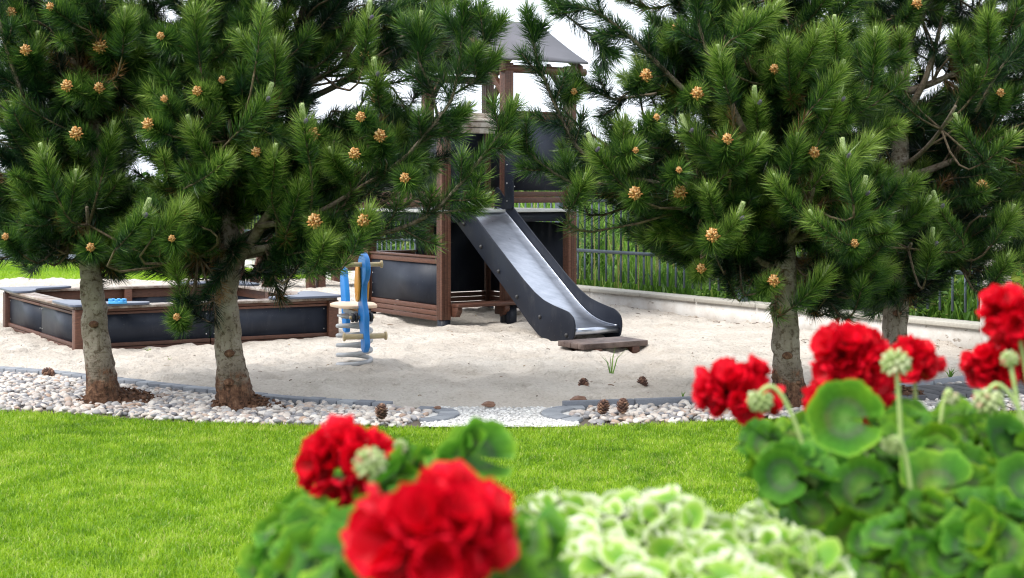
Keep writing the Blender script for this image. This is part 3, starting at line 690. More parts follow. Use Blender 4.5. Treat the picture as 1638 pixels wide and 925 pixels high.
# ------------------------------------------------------------------ climbing frame behind the sandbox
cf0 = gnd(497, 468); cu = tu; cw = -tv
def cf(l, d, z): p = cf0[:2] + cu * l + cw * d; return (p[0], p[1], z)
ctg = thing('climbing_frame', 'low brown wooden climbing frame with slanted boards behind the sandbox', 'climbing frame', (*cf0[:2], 0))
for l, d in ((0, 0), (.16, 0.0), (-.72, .9), (1.0, 1.2)):
    b = MB(); b.box(l - .055, l + .055, d - .055, d + .055, -.05, 1.35, cf); b.build('post', M['stained wood'], ctg, bevel=.005)
for z in (.30, .42, 1.2):
    b = MB(); b.box(.24, 2.9, -.05, -.01, z, z + .1, cf); b.build('beam', M['stained wood'], ctg, bevel=.005)
for d0 in (.3, .75):
    b = MB(); b.prism([(-.65, .0), (-.5, .0), (-.16, 1.1), (-.31, 1.1)], d0, d0 + .05, lambda a, q, z: cf(a, z, q)); b.build('slanted_board', M['stained wood'], ctg, bevel=.005)
b = MB(); b.box(-.3, 1.1, .2, .5, .28, .31, cf); b.build('shelf', M['grey plate'], ctg, bevel=.004)

# ------------------------------------------------------------------ spring rider
RB = np.array([RIDER[0], RIDER[1]]); rx = nrm(np.array([.33, -.95])); ry = np.array([-rx[1], rx[0]])
def rf(a, q, z): p = RB + rx * a + ry * q; return (p[0], p[1], z)     # a: forward (towards the viewer), q: to its left (viewer's right)
sr = thing('spring_rider', 'blue spring rider with cream seat on a grey coil in the sand', 'spring rider', (*RB, 0))
th = np.linspace(0, 2 * pi * 5.6, 190); zc = .015 + (th / th[-1]) * .44
b = MB(); b.tube([rf(cos(t) * .135, sin(t) * .135, z) for t, z in zip(th, zc)], .018, 10); b.build('coil_spring', M['spring steel'], sr, smooth=True)
b = MB()
b.prism([(cos(t) * .14, sin(t) * .14) for t in np.arange(24) * pi / 12], .462, .478, lambda a, q, z: rf(a, q, z)); b.box(-.2, .2, -.05, .05, .479, .52, rf); b.build('mount_plate', M['spring steel'], sr, bevel=.004)
front = rpoly([(.20, .52), (.24, .72), (.18, .84), (.22, .95), (.34, 1.0), (.44, .96), (.49, .86), (.44, .78), (.36, .74), (.36, .62), (.44, .50), (.43, .38), (.47, .27), (.40, .20), (.31, .22), (.30, .34), (.24, .42)], .035, 3)
b = MB(); b.prism(front, -.021, .021, lambda a, q, z: rf(a, z, q)); b.build('front_board', M['blue plastic'], sr, bevel=.008)
rear = rpoly([(-.24, .30), (-.36, .31), (-.40, .50), (-.46, .74), (-.42, .85), (-.34, .84), (-.26, .66), (-.22, .5)], .04, 3)
b = MB(); b.prism(rear, -.021, .021, lambda a, q, z: rf(a, z, q)); b.build('back_board', M['blue plastic'], sr, bevel=.008)
b = MB(); b.box(-.30, .30, -.019, .019, .47, .535, rf); b.build('body_board', M['orange plastic'], sr, bevel=.004)
seat = rpoly([(-.28, -.09), (-.10, -.19), (.18, -.15), (.24, -.06), (.24, .06), (.18, .15), (-.10, .19), (-.28, .09)], .05, 3)
b = MB(); b.prism(seat, .54, .565, lambda a, q, z: rf(a, q, z)); b.build('seat', M['cream seat'], sr, bevel=.006)
b = MB(); b.tube([rf(.38, -.17, .335), rf(.38, -.155, .335), rf(.38, .155, .335), rf(.38, .17, .335)], .022, 12)
for q in (-.17, .165): b.tube([rf(.38, q - .008, .335), rf(.38, q + .008, .335)], .034, 14)
b.build('footrest', M['handle wood'], sr, smooth=False, bevel=.003)
b = MB(); b.tube([rf(.34, -.14, .90), rf(.34, .14, .90)], .018, 12)
for q in (-.14, .14): b.tube([rf(.34, q - .008, .90), rf(.34, q + .008, .90)], .03, 14)
b.build('handlebar', M['handle wood'], sr, bevel=.003)
wing = rpoly([(.22, .60), (.18, .74), (.22, .88), (.32, .90), (.34, .74), (.30, .60)], .03, 3)
for q in (-.045, .026):
    b = MB(); b.prism(wing, q, q + .018, lambda a, q_, z: rf(a, z, q_)); b.build('cheek_board', M['orange plastic'], sr, bevel=.006)
for q in (-.075, -.045, .045, .075): b = MB(); b.tube([rf(.26, q - .012, .475), rf(.26, q + .012, .475)], .038, 14); b.build('roller', M['dark rubber'], sr, bevel=.006)
b = MB(); b.tube([rf(.26, -.1, .475), rf(.26, .1, .475)], .014, 10); b.build('axle', M['handle wood'], sr)

# ------------------------------------------------------------------ pines
def pollen_mesh():
    b = MB(); n = 46; k = np.arange(n); ph = k * 2.399; zz = 1 - (k + .5) / n * 1.35; r = np.sqrt(np.maximum(.05, 1 - zz * zz))
    D = np.stack([np.cos(ph) * r, np.sin(ph) * r, zz], 1); loc = D * np.array([.029, .029, .030]) * rng.uniform(.55, 1.15, (n, 1))
    e3 = nrm(D); e1 = nrm(np.cross(e3, [0.1, .2, 1.])); e2 = np.cross(e3, e1); e3 = nrm(e3 + rng.normal(0, .25, (n, 3))); m = np.stack([e1 * .0062, e2 * .0062, e3 * .0150], 2)
    b.inst(*ICO1, m, loc, rng.random(n)); me = b.build('pollen_cone', M['pollen'], smooth=True); return me
def candle_mesh():
    b = MB(); t = np.linspace(0, 1, 9); b.tube([(0.004 * sin(k), 0, k * .105) for k in t], .0125 * (1 - .35 * t) * (1 + 0 * t) + .002, 8, tint=.6)
    n = 70; k = np.arange(n); ph = k * 2.399; z = .01 + .09 * k / n; r = .0135 * (1 - .3 * k / n)
    loc = np.stack([np.cos(ph) * r, np.sin(ph) * r, z], 1); e3 = nrm(np.stack([np.cos(ph) * .5, np.sin(ph) * .5, np.ones(n)], 1)); e1 = nrm(np.cross(e3, [0.3, .2, .1])); e2 = np.cross(e3, e1)
    b.inst(*ICO1, np.stack([e1 * .0032, e2 * .0032, e3 * .010], 2), loc, rng.random(n)); return b.build('candle', M['candle'], smooth=True)
def scale_cone_mesh(name, mat, rad=.028, ln=.065, n=64, open_=1.0):
    b = MB(); k = np.arange(n); ph = k * 2.399; t = k / n; prof = np.sin(pi * np.clip(.12 + .86 * t, 0, 1)) ** .7
    r = rad * prof; loc = np.stack([np.cos(ph) * r * .55, np.sin(ph) * r * .55, t * ln], 1)
    e1 = nrm(np.stack([np.cos(ph), np.sin(ph), .35 + .9 * t * open_], 1)); e2 = nrm(np.cross([0, 0, 1.], e1)); e3 = np.cross(e1, e2)
    m = np.stack([e1 * (rad * .55 * (prof * .6 + .4))[:, None], e2 * rad * .30, e3 * rad * .09], 2); b.inst(*ICO1, m, loc, rng.random(n))
    b.tube([(0, 0, 0), (0, 0, ln * .9)], rad * .4, 6, tint=.1); return b.build(name, mat, smooth=False)
PROTO = {'pollen_cone': pollen_mesh(), 'candle': candle_mesh(), 'young_cone': scale_cone_mesh('young_cone', M['purple cone'], .02, .042, 40, 2.2)}
def place_part(kind, parent, P, d, scale=1.0):
    o = PROTO[kind].copy(); o.name = kind; COL.objects.link(o); o.parent = parent
    d = nrm(d); q = mathutils.Vector(d).to_track_quat('Z', 'Y'); o.rotation_mode = 'QUATERNION'; o.rotation_quaternion = q
    o.location = tuple(np.array(P) - WORLD[parent.name]); o.scale = (scale,) * 3; return o

def needles(b, poly, n, ln, w, tint, open_end=False, a_base=62, a_tip=34, t0=0.0, frac=(0., 1.)):
    P = np.asarray(poly, float); seg = np.linalg.norm(np.diff(P, axis=0), axis=1); s = np.concatenate([[0], np.cumsum(seg)]); s /= s[-1]
    t = frac[0] + (frac[1] - frac[0]) * rng.random(n) ** .85
    if open_end: t = t * .93
    pos = np.stack([np.interp(t, s, P[:, k]) for k in range(3)], 1)
    T = nrm(np.stack([np.interp(np.minimum(t + .05, 1), s, P[:, k]) - np.interp(np.maximum(t - .05, 0), s, P[:, k]) for k in range(3)], 1))
    rnd = nrm(rng.normal(size=(n, 3))); Rd = nrm(rnd - T * np.sum(rnd * T, 1)[:, None])
    ang = np.radians(a_base + (a_tip - a_base) * t + rng.normal(0, 9, n))
    if not open_end:
        m = t > .84; ang[m] = np.radians(rng.uniform(4, 74, m.sum()))
    ang = np.clip(ang, .05, 1.5)
    d0 = T * np.cos(ang)[:, None] + Rd * np.sin(ang)[:, None]
    l = ln * rng.uniform(.75, 1.1, n); 
    mid = pos + d0 * (l * .5)[:, None]; d1 = nrm(d0 + T * .20 + np.array([0, 0, .03]) + rng.normal(0, .07, (n, 3))); tip = mid + d1 * (l * .5)[:, None]
    sd_ = nrm(np.cross(d0, rng.normal(size=(n, 3)))) * (w / 2)
    V = np.stack([pos - sd_, pos + sd_, mid - sd_ * .9, mid + sd_ * .9, tip], 1)
    F_ = np.array([(0, 1, 3), (0, 3, 2), (2, 3, 4)])[None] + (np.arange(n) * 5)[:, None, None]
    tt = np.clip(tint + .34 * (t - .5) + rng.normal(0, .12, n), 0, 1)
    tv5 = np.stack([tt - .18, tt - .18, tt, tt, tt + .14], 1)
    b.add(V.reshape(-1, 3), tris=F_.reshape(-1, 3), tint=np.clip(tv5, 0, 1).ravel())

def bez(p0, p1, p2, n):
    t = np.linspace(0, 1, n)[:, None]; return (1 - t) ** 2 * p0 + 2 * t * (1 - t) * p1 + t * t * p2
NW = .0037
def pine(label, trunk, D, blobs, orange, candles, limbs, nbase, dense=1.0, hide=(), fhide=(), tone=0.0):
    base = at(trunk[0][0], trunk[0][1], D); base[2] = 0
    tr = thing('pine_tree', label, 'tree', base, 'pines around the play area')
    # trunk polyline
    pts = np.array([at(x, y, D + dd) for x, y, r, dd in trunk]); pts[0, 2] = -.05; rad = np.array([r for _, _, r, _ in trunk])
    n = 90; s = np.linspace(0, len(pts) - 1, n)
    tp = np.stack([np.interp(s, np.arange(len(pts)), pts[:, k]) for k in range(3)], 1)
    for _ in range(6): tp[1:-1] = (tp[:-2] + 2 * tp[1:-1] + tp[2:]) / 4
    trr = np.interp(s, np.arange(len(pts)), rad)
    b = MB(); ns = 28; a = np.arange(ns) * 2 * pi / ns
    ring = np.stack([np.cos(a), np.sin(a), a * 0], 1); V = tp[:, None, :] + ring[None] * trr[:, None, None]
    Vf = V.reshape(-1, 3); hgt = Vf[:, 2]; foot = np.clip(1 - hgt / .34, 0, 1)
    nn = vnoise(Vf * (1, 1, .6), 14) * .010 + vnoise(Vf, 34) * .006 + vnoise(Vf * (.3, .3, 1), 26) * .006 + foot * (.012 + .035 * vnoise(Vf * (1, 1, .35), 22) + .02 * vnoise(Vf, 60))
    out = np.tile(ring, (n, 1)); Vf = Vf + out * nn[:, None]
    q = [(k * ns + i, k * ns + (i + 1) % ns, (k + 1) * ns + (i + 1) % ns, (k + 1) * ns + i) for k in range(n - 1) for i in range(ns)]
    tint = np.clip(.0 + hgt / .42 * .42, .0, .5); b.add(Vf, quads=q, ngons=[list(range((n - 1) * ns, n * ns))], tint=tint)
    # a healed knot or two
    for kk in range(2):
        i = int(n * (.10 + .13 * kk + rng.uniform(-.03, .04))); p = tp[i]; an = rng.uniform(-2.3, -.8); c = p + np.array([cos(an), sin(an), 0]) * (trr[i] - .004)
        b.inst(ICO2[0] * (1 + .2 * vnoise(ICO2[0], 2))[:, None], ICO2[1], (np.eye(3) * np.array([.026, .026, .02]) * rng.uniform(.6, 1.4))[None], c[None], np.array([.0]))
    b.build('trunk', M['bark'], tr, smooth=True)
    # shoots
    sh = []   # (tip, dir, length, n, tint, kind)
    for (x, y, dy, dr, kind) in orange + candles:
        tip = at(x, y, D + dy); sh.append((tip, nrm(dr), rng.uniform(.26, .36), int(720 * dense * rng.uniform(.75, 1.05)), (.70 if kind != 'o' else .56) + rng.normal(0, .05) + tone, kind))
    tops = tp
    for (x, y, rx_, ry_, ddy, rY, num) in blobs:
        c = at(x, y, D + ddy); k = (D + ddy) / F; rr = np.array([rx_ * k, rY, ry_ * k])
        m = 0
        while m < num:
            d = nrm(rng.normal(size=3)); r = rng.random() ** .38; p = c + d * r * rr
            if p[2] < .62: continue
            px = CX + p[0] / p[1] * F; py = HY + (CZ - p[2]) / p[1] * F
            if any(x0 < px < x1 and y0 < py < y1 for x0, x1, y0, y1 in hide): continue
            if p[1] < D and any(x0 < px < x1 and y0 < py < y1 for x0, x1, y0, y1 in fhide): continue
            ax = np.array([np.interp(p[2], tp[:, 2], tp[:, 0]), np.interp(p[2], tp[:, 2], tp[:, 1]), p[2]])
            o_ = nrm((p - ax) * (1, 1, 0) + 1e-4); dr = nrm(o_ * .75 + d * .4 + np.array([0, 0, rng.uniform(-.15, 1.0)]) + rng.normal(0, .32, 3)); sz_ = rng.uniform(.6, 1.2)
            sh.append((p, dr, rng.uniform(.24, .38) * sz_, int((560 if r > .62 else 300) * dense * sz_ * rng.uniform(.55, 1.1)), .40 + (.14 if r > .75 else -.10) + rng.normal(0, .11) + tone, '')); m += 1  # inner shoots tinted darker: crown shade painted into the needle colour
    cb = MB(); lb = MB(); db = MB()
    tips = np.array([s_[0] for s_ in sh]); dirs = np.array([s_[1] for s_ in sh]); Ls = np.array([s_[2] for s_ in sh]); bases = tips - dirs * Ls[:, None]
    # cluster the shoots into boughs
    K = nbase; cen = bases[rng.choice(len(bases), K, replace=False)].copy()
    for _ in range(8):
        dd = np.linalg.norm(bases[:, None] - cen[None], axis=2); lab = dd.argmin(1)
        for k in range(K):
            if (lab == k).any(): cen[k] = bases[lab == k].mean(0)
    for k in range(K):
        idx = np.where(lab == k)[0]
        if not len(idx): continue
        c = cen[k]; hd = np.hypot(*(c[:2] - np.array([np.interp(c[2], tp[:, 2], tp[:, 0]), np.interp(c[2], tp[:, 2], tp[:, 1])])))
        z0 = max(1.02 + .1 * rng.random(), c[2] - .45 * hd); z0 = min(z0, tp[-1, 2]); o_ = np.array([np.interp(z0, tp[:, 2], tp[:, j]) for j in range(3)])
        mid = (o_ + c) / 2 + np.array([0, 0, -.10 * hd]) + rng.normal(0, .03, 3); li = bez(o_, mid, c, 9); r0 = min(.034, .014 + .0011 * len(idx))
        lb.tube(li, np.linspace(r0, .011, 9), 7, tint=np.float64(.7))
        for i in idx:
            j = int(np.clip(np.linalg.norm(li - bases[i], axis=1).argmin() - 2, 1, 8)); p0 = li[j]; p2 = bases[i]; dl = np.linalg.norm(p2 - p0)
            tw_ = bez(p0, p2 - dirs[i] * dl * .4, p2, 5); lb.tube(tw_, np.linspace(.009, .0065, 5), 5, False, tint=.95)
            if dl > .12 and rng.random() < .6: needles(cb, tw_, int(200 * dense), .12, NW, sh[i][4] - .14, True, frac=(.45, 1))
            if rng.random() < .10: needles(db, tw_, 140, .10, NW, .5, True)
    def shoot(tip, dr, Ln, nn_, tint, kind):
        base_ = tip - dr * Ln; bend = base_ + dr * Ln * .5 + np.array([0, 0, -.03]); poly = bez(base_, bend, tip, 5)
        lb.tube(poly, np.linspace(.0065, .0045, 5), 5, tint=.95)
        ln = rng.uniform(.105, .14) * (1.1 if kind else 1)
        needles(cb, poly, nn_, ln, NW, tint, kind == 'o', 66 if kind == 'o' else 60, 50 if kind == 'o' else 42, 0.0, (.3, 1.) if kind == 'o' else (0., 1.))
        if kind == 'o': place_part('pollen_cone', tr, tip + dr * .01, dr, rng.choice([.6, .75, .9, 1.0, 1.15]) * rng.uniform(.9, 1.1))
        elif kind == 'c': place_part('candle', tr, tip - dr * .02, nrm(dr * .7 + np.array([0, 0, .5])), rng.uniform(.6, 1.0))
        elif kind == 'y': place_part('candle', tr, tip, nrm(dr * .6 + np.array([0, 0, .6])), 1.1); place_part('young_cone', tr, tip + np.array([.015, -.03, -.01]), nrm(np.array([.3, -.4, .6])), .8)
    for s_ in sh: shoot(*s_)
    # long boughs drawn by hand: list of (points, radius0, side shoots)
    for (lp, r0, tnt, step) in limbs:
        P_ = np.array([at(x, y, D + dy) for x, y, dy in lp]); m = 24; s = np.linspace(0, len(P_) - 1, m)
        P_ = np.stack([np.interp(s, np.arange(len(P_)), P_[:, k]) for k in range(3)], 1)
        for _ in range(3): P_[1:-1] = (P_[:-2] + 2 * P_[1:-1] + P_[2:]) / 4
        ln = np.linalg.norm(np.diff(P_, axis=0), axis=1).sum(); lb.tube(P_, np.linspace(r0, .008, m), 7, tint=.78)
        if step < 0:          # bare inner bough, needles only near its end
            needles(cb, P_, int(160), .11, NW, tnt, False, frac=(.7, 1)); continue
        needles(cb, P_, int(ln * 1150), .125, NW * .8, tnt, False, frac=(.12, 1))
        s = step * 1.2; sgn = 1
        while s < ln - .05:
            i = int(s / ln * (m - 1)); T = nrm(P_[min(i + 1, m - 1)] - P_[i]); sidev = nrm(np.cross(T, [0, 1., 0])) * sgn
            dr = nrm(T * .8 + sidev * rng.uniform(.5, 1.0) + np.array([0, rng.uniform(-.5, .3), .15])); L_ = rng.uniform(.16, .30) * (1 - .35 * s / ln)
            shoot(P_[i] + dr * L_, dr, L_, int(270), tnt + .05, ''); s += step * rng.uniform(.7, 1.3); sgn = -sgn
        shoot(P_[-1] + nrm(P_[-1] - P_[-3]) * .05, nrm(P_[-1] - P_[-3]), .2, 420, tnt + .1, rng.choice(['', 'c']))
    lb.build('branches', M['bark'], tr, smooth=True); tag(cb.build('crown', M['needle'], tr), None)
    if db.V: db.build('dead_needles', M['dead'], tr)
    return tr

def O(lst, dy, kind='o'):
    out = []
    for q in lst:
        x, y = q[0], q[1]; e = q[2] if len(q) > 2 else 0
        dr = (rng.normal(0, .3), -.9, rng.uniform(.05, .6)) if kind == 'o' else (rng.normal(0, .5), rng.uniform(-.8, -.1), rng.uniform(.45, 1.0))
        out.append((x, y, dy + e + rng.uniform(-.12, .12), dr, kind if kind != 'c' else ('c' if rng.random() < .8 else 'y')))
    return out
def mixed(lst, dy): return O(lst, dy, 'c')
hideL = [(505, 645, 95, 175), (628, 700, 300, 400), (690, 745, 125, 190), (725, 800, 195, 350), (800, 935, 0, 135)]
# tree 1, left
pine('pine tree with pale smooth trunk at the left, in front of the sandbox corner',
     [(168, 655, .118, 0), (163, 600, .100, 0), (153, 530, .089, 0), (147, 450, .076, 0), (138, 380, .066, .05), (150, 250, .065, .1), (148, 90, .05, .15), (150, -120, .035, .15), (150, -330, .02, .15)], 10.15,
     [(60, 230, 130, 170, 0, .95, 120), (140, 330, 110, 70, -.1, .8, 70), (20, 355, 90, 55, .1, .7, 40), (130, 60, 140, 120, 0, .9, 95), (130, -130, 150, 130, 0, .9, 70), (-70, 100, 90, 250, .2, .8, 50), (215, 395, 50, 35, .1, .4, 14), (190, 140, 60, 130, .5, .6, 40), (110, 250, 110, 110, .6, .5, 40)],
     O([(83, 12), (42, 82), (162, 76, .3), (109, 138), (158, 142, .1), (124, 214), (145, 396), (10, 380), (20, 20, .2)], -.95),
     mixed([(68, 250), (180, 212, .2), (60, 70, .4), (20, 180, .2), (232, 345), (120, 290, .2), (200, 30), (28, 300, .3), (190, 290, .4)], -1.0),
     [([(132, 395, 0), (105, 360, -.2), (70, 320, -.3), (30, 270, -.4)], .032, .3, -1), ([(60, 215, -.5), (30, 140, -.7), (5, 60, -.8), (-10, -20, -.8)], .022, .35, .3)],
     14, .9, (), [(75, 165, 335, 445)], -.04)
# tree 2, second from left
pine('pine tree with thick rough trunk and forking bough, second tree from the left',
     [(378, 668, .135, 0), (375, 615, .108, 0), (367, 560, .092, 0), (361, 480, .078, 0), (370, 400, .072, .05), (365, 300, .062, .1), (352, 150, .06, .15), (345, 0, .045, .15), (340, -200, .03, .15), (340, -360, .02, .15)], 9.95,
     [(330, 230, 130, 150, 0, 1.0, 120), (270, 375, 90, 55, -.1, .7, 45), (455, 190, 100, 150, 0, .95, 100), (520, 285, 75, 80, 0, .8, 52), (500, 370, 75, 36, -.1, .6, 34), (690, 240, 45, 60, -.2, .4, 8), (565, 365, 55, 36, -.5, .35, 14), (470, 395, 60, 26, -.4, .4, 10), (590, 190, 50, 50, .2, .6, 14), (570, 20, 120, 70, .2, .8, 40),
      (340, 40, 150, 120, 0, 1.0, 90), (450, -140, 220, 130, 0, 1.0, 90), (310, -170, 160, 130, 0, 1.0, 60), (300, 480, 30, 34, -.5, .2, 4), (655, 220, 45, 70, .1, .5, 14), (715, 50, 65, 80, .1, .5, 26), (650, 60, 50, 60, .2, .5, 12), (470, 90, 80, 90, .2, .8, 36), (240, 130, 70, 120, .5, .6, 40)],
     O([(258, 58), (355, 129, .1), (264, 160), (317, 146), (240, 200), (605, 157, .4), (578, 188), (608, 219), (569, 246), (648, 285), (292, 342), (275, 382), (503, 355), (582, 353), (283, 508, .3), (411, 245), (583, 90, .5), (500, 215, .3)], -1.0),
     mixed([(305, 205, .2), (485, 195), (440, 250), (425, 160), (290, 335), (230, 345), (590, 340), (360, 258), (520, 385), (440, 75), (590, 30, .2), (310, 20), (420, 20), (600, 120, .2), (480, 300, .1), (530, 250, .2), (385, 60, .2)], -1.05),
     [([(372, 425, 0), (410, 375, -.15), (440, 325, -.3), (455, 265, -.4)], .055, .3, -1), ([(410, 362, -.2), (480, 352, -.4), (520, 335, -.5), (600, 285, -.55), (640, 265, -.6)], .024, .3, -1),
      ([(640, 262, -.6), (690, 205, -.7), (725, 160, -.7), (738, 80, -.7), (742, 15, -.7)], .013, .48, .17),
      ([(560, 310, -.5), (625, 270, -.6), (680, 225, -.65), (735, 185, -.7)], .016, .48, .17),
      ([(560, 385, -.5), (640, 368, -.6), (696, 340, -.7), (745, 285, -.8), (800, 215, -.85), (818, 180, -.85)], .018, .52, .17),
      ([(696, 342, -.7), (745, 335, -.75), (768, 325, -.8)], .008, .55, .16),
      ([(640, 60, -.3), (700, 40, -.4), (770, 30, -.5)], .01, .45, .16), ([(738, 100, -.6), (775, 70, -.7), (796, 40, -.7)], .008, .5, .16), ([(700, 190, -.6), (690, 140, -.65), (668, 95, -.7), (672, 50, -.7)], .009, .45, .16), ([(728, 150, -.65), (760, 130, -.7), (785, 100, -.7)], .007, .5, .15)],
     22, 1.0, hideL, [(335, 450, 320, 460)])
# tree 3, right of the slide
hideR = [(780, 840, 0, 400), (840, 1010, 0, 120), (860, 950, 100, 150)]
pine('pine tree with straight pale trunk behind the red flowers, nearest the slide step',
     [(1266, 660, .128, 0), (1262, 610, .102, 0), (1256, 540, .092, 0), (1254, 460, .088, 0), (1252, 380, .080, .05), (1245, 250, .07, .1), (1240, 100, .055, .15), (1238, -80, .04, .15), (1238, -330, .02, .15)], 10.05,
     [(1250, 210, 150, 180, 0, 1.0, 150), (1120, 290, 130, 115, 0, .95, 110), (1010, 250, 90, 75, 0, .8, 50), (1130, 90, 140, 110, 0, 1.0, 90), (1040, 95, 60, 70, .1, .7, 26), (1260, -60, 200, 130, 0, 1.0, 110), (1360, 330, 110, 95, -.1, .9, 70), (1340, 150, 110, 120, .1, .9, 60),
      (1140, 385, 100, 45, 0, .7, 38), (1340, 430, 80, 50, .1, .7, 34), (1050, 350, 60, 60, 0, .6, 24), (920, 265, 50, 40, 0, .5, 14), (1040, -60, 130, 60, 0, .8, 26), (1250, 310, 120, 70, .2, .8, 40)],
     O([(1032, 122, .2), (1114, 150), (1049, 189), (1163, 224), (1015, 241), (1085, 273), (1016, 310), (1139, 377), (1121, 430, .2), (1236, 450), (917, 147, .3), (1366, 390), (1090, 308, .2), (1238, 112, .3), (1300, 245, .2), (1080, 45, .3)], -1.0),
     mixed([(1190, 30), (1241, 15), (1306, 60), (1341, 160), (1275, 225), (1260, 70), (1344, 115), (1208, 165), (1132, 305), (1240, 290), (1380, 310), (1335, 45), (1150, 90, .1), (950, 240, .2), (935, 290, .1), (1000, 200, .3), (1300, 350), (1180, 350, .1), (1400, 60, .2), (1100, 210, .2), (1350, 250), (1215, 230, .1), (1390, 230, .1), (1320, 440, .3)], -1.1),
     [([(1240, 430, 0), (1160, 390, -.2), (1090, 360, -.35), (1040, 330, -.5)], .028, .3, -1), ([(1080, 300, -.5), (1020, 285, -.6), (930, 300, -.7), (870, 268, -.75), (828, 225, -.8)], .016, .48, .17),
      ([(1000, 290, -.5), (925, 243, -.6), (896, 187, -.65), (859, 99, -.7), (846, 30, -.7)], .016, .42, .17),
      ([(1190, 210, -.7), (1153, 132, -.8), (1120, 55, -.85), (1112, -10, -.85)], .022, .42, .2), ([(1100, 150, -.6), (1057, 107, -.7), (1010, 60, -.75), (950, 15, -.8), (890, 5, -.8)], .018, .42, .17),
      ([(1050, 150, -.3), (980, 160, -.4), (925, 130, -.45)], .010, .38, .17), ([(900, 20, -.7), (950, 60, -.7), (975, 80, -.7)], .006, .4, .16)],
     24, 1.0, hideR, [(1225, 1285, 370, 470)], .04)
# tree 4, far right, a little further back
pine('pine tree further back at the far right, nearest the white pillar',
     [(1436, 640, .13, 0), (1434, 590, .10, 0), (1432, 520, .092, 0), (1434, 430, .085, 0), (1438, 330, .075, 0), (1440, 200, .06, 0), (1444, 80, .05, 0), (1480, 10, .035, 0), (1500, -120, .03, 0), (1500, -300, .02, 0)], 11.05,
     [(1530, 330, 100, 95, 0, .9, 70), (1570, 210, 110, 90, .1, .8, 60), (1610, 90, 100, 100, 0, .8, 60), (1450, 380, 70, 60, -.1, .7, 40), (1400, 210, 70, 120, .2, .7, 36), (1420, 30, 90, 90, .3, .7, 36), (1580, -80, 180, 130, 0, 1.0, 70), (1700, 250, 100, 180, 0, 1.0, 60), (1440, -110, 120, 90, 0, .8, 40), (1400, 455, 60, 34, .1, .6, 20), (1470, 440, 60, 30, 0, .5, 14), (1390, 90, 60, 120, .6, .5, 36), (1500, 250, 120, 110, .6, .5, 50), (1620, 400, 50, 30, -.3, .4, 12)],
     O([(1465, 8, .3), (1350, 455, .3), (1600, 150, .3), (1570, 300, .4)], -1.05),
     mixed([(1480, 330), (1533, 200), (1580, 30), (1620, 340, .2), (1500, 330), (1560, 120, .2), (1450, 290, .1), (1620, 220), (1530, 60, .3), (1490, 390, .1), (1610, 420, .2), (1440, 60, .2), (1410, 130)], -1.15),
     [([(1438, 205, 0), (1480, 130, -.1), (1500, 60, -.1), (1510, 10, 0)], .03, .35, -1), ([(1440, 330, 0), (1500, 345, -.2), (1560, 320, -.3), (1600, 300, -.4)], .026, .3, -1), ([(1440, 390, 0), (1500, 410, -.1), (1560, 400, -.2), (1590, 380, -.2)], .024, .3, -1),
      ([(1560, 180, -.6), (1600, 110, -.7), (1640, 60, -.7)], .014, .4, .2)],
     18, .9, (), [(1415, 1465, 140, 225)])
for o in PROTO.values(): bpy.data.objects.remove(o)

# bark mulch mounds at the tree feet
for (x, y, sx_, lbl) in ((185, 655, .30, 'left'), (384, 665, .27, 'second'), (1272, 660, .26, 'third'), (1440, 652, .26, 'fourth')):
    c = gnd(x, y - 6); rr = np.linspace(0, 1, 14); an = np.arange(40) * 2 * pi / 40
    V = []
    for r in rr:
        for a in an:
            p = np.array([c[0] + cos(a) * r * sx_, c[1] + .10 + sin(a) * r * sx_ * .8, 0]); h = .085 * (1 - r * r) + (.03 * vnoise(p[None] * 1.0, 18)[0] + .02 * vnoise(p[None], 45)[0]) * (1 - r ** 3); V.append(p + (0, 0, max(h, 0) + .004 - .03 * r ** 6))
    b = MB(); b.add(V, quads=[(k * 40 + i, k * 40 + (i + 1) % 40, (k + 1) * 40 + (i + 1) % 40, (k + 1) * 40 + i) for k in range(13) for i in range(40)], tint=.0)
    nc = 170; ca = rng.uniform(0, 2 * pi, nc); cr2 = rng.random(nc) ** .6 * 1.08
    CP = np.stack([c[0] + np.cos(ca) * cr2 * sx_, c[1] + .10 + np.sin(ca) * cr2 * sx_ * .8, .02 + .085 * np.clip(1 - cr2 ** 2, 0, 1)], 1)
    b.inst(ICO1[0] * (1 + .5 * vnoise(ICO1[0], 3.1))[:, None], ICO1[1], rot_mats(nc, .6) * np.stack([rng.uniform(.01, .035, nc), rng.uniform(.006, .016, nc), rng.uniform(.003, .008, nc)], 1)[:, None, :], CP, np.zeros(nc))
    tag(b.build('bark_mound', M['bark'], smooth=True), kind='structure')

# ------------------------------------------------------------------ fallen cones
FC = scale_cone_mesh('fallen_cone', M['cone'], .046, .09, 62, .5); first = True
for (x, y, Yz, tilt, lbl) in (
    (933, 628, .0, .2, 'open brown cone on the sand, left of the pair below the slide'), (1028, 625, 0, -.3, 'open brown cone beside a thin twig, right of the pair below the slide'),
    (961, 664, .03, .3, 'brown cone on the pebbles beside the rounded kerb end, left of two'), (995, 663, .03, -.2, 'darker brown cone on the pebbles under the slide, right of two'),
    (610, 672, .03, .1, 'pale brown cone on the pebbles near the lawn edge, behind the red flower'), (86, 600, .02, 1.3, 'dark red brown cone lying on the sand by the kerb near the left pine')):
    o = FC if first else FC.copy()
    if not first: COL.objects.link(o)
    first = False; o.name = 'pine_cone'; p = gnd(x, y, .02 + Yz); o.location = (p[0], p[1], Yz + .03); o.rotation_euler = (tilt, tilt * .7, random.random() * 6); tag(o, lbl, 'pine cone', 'fallen pine cones')
rs = []
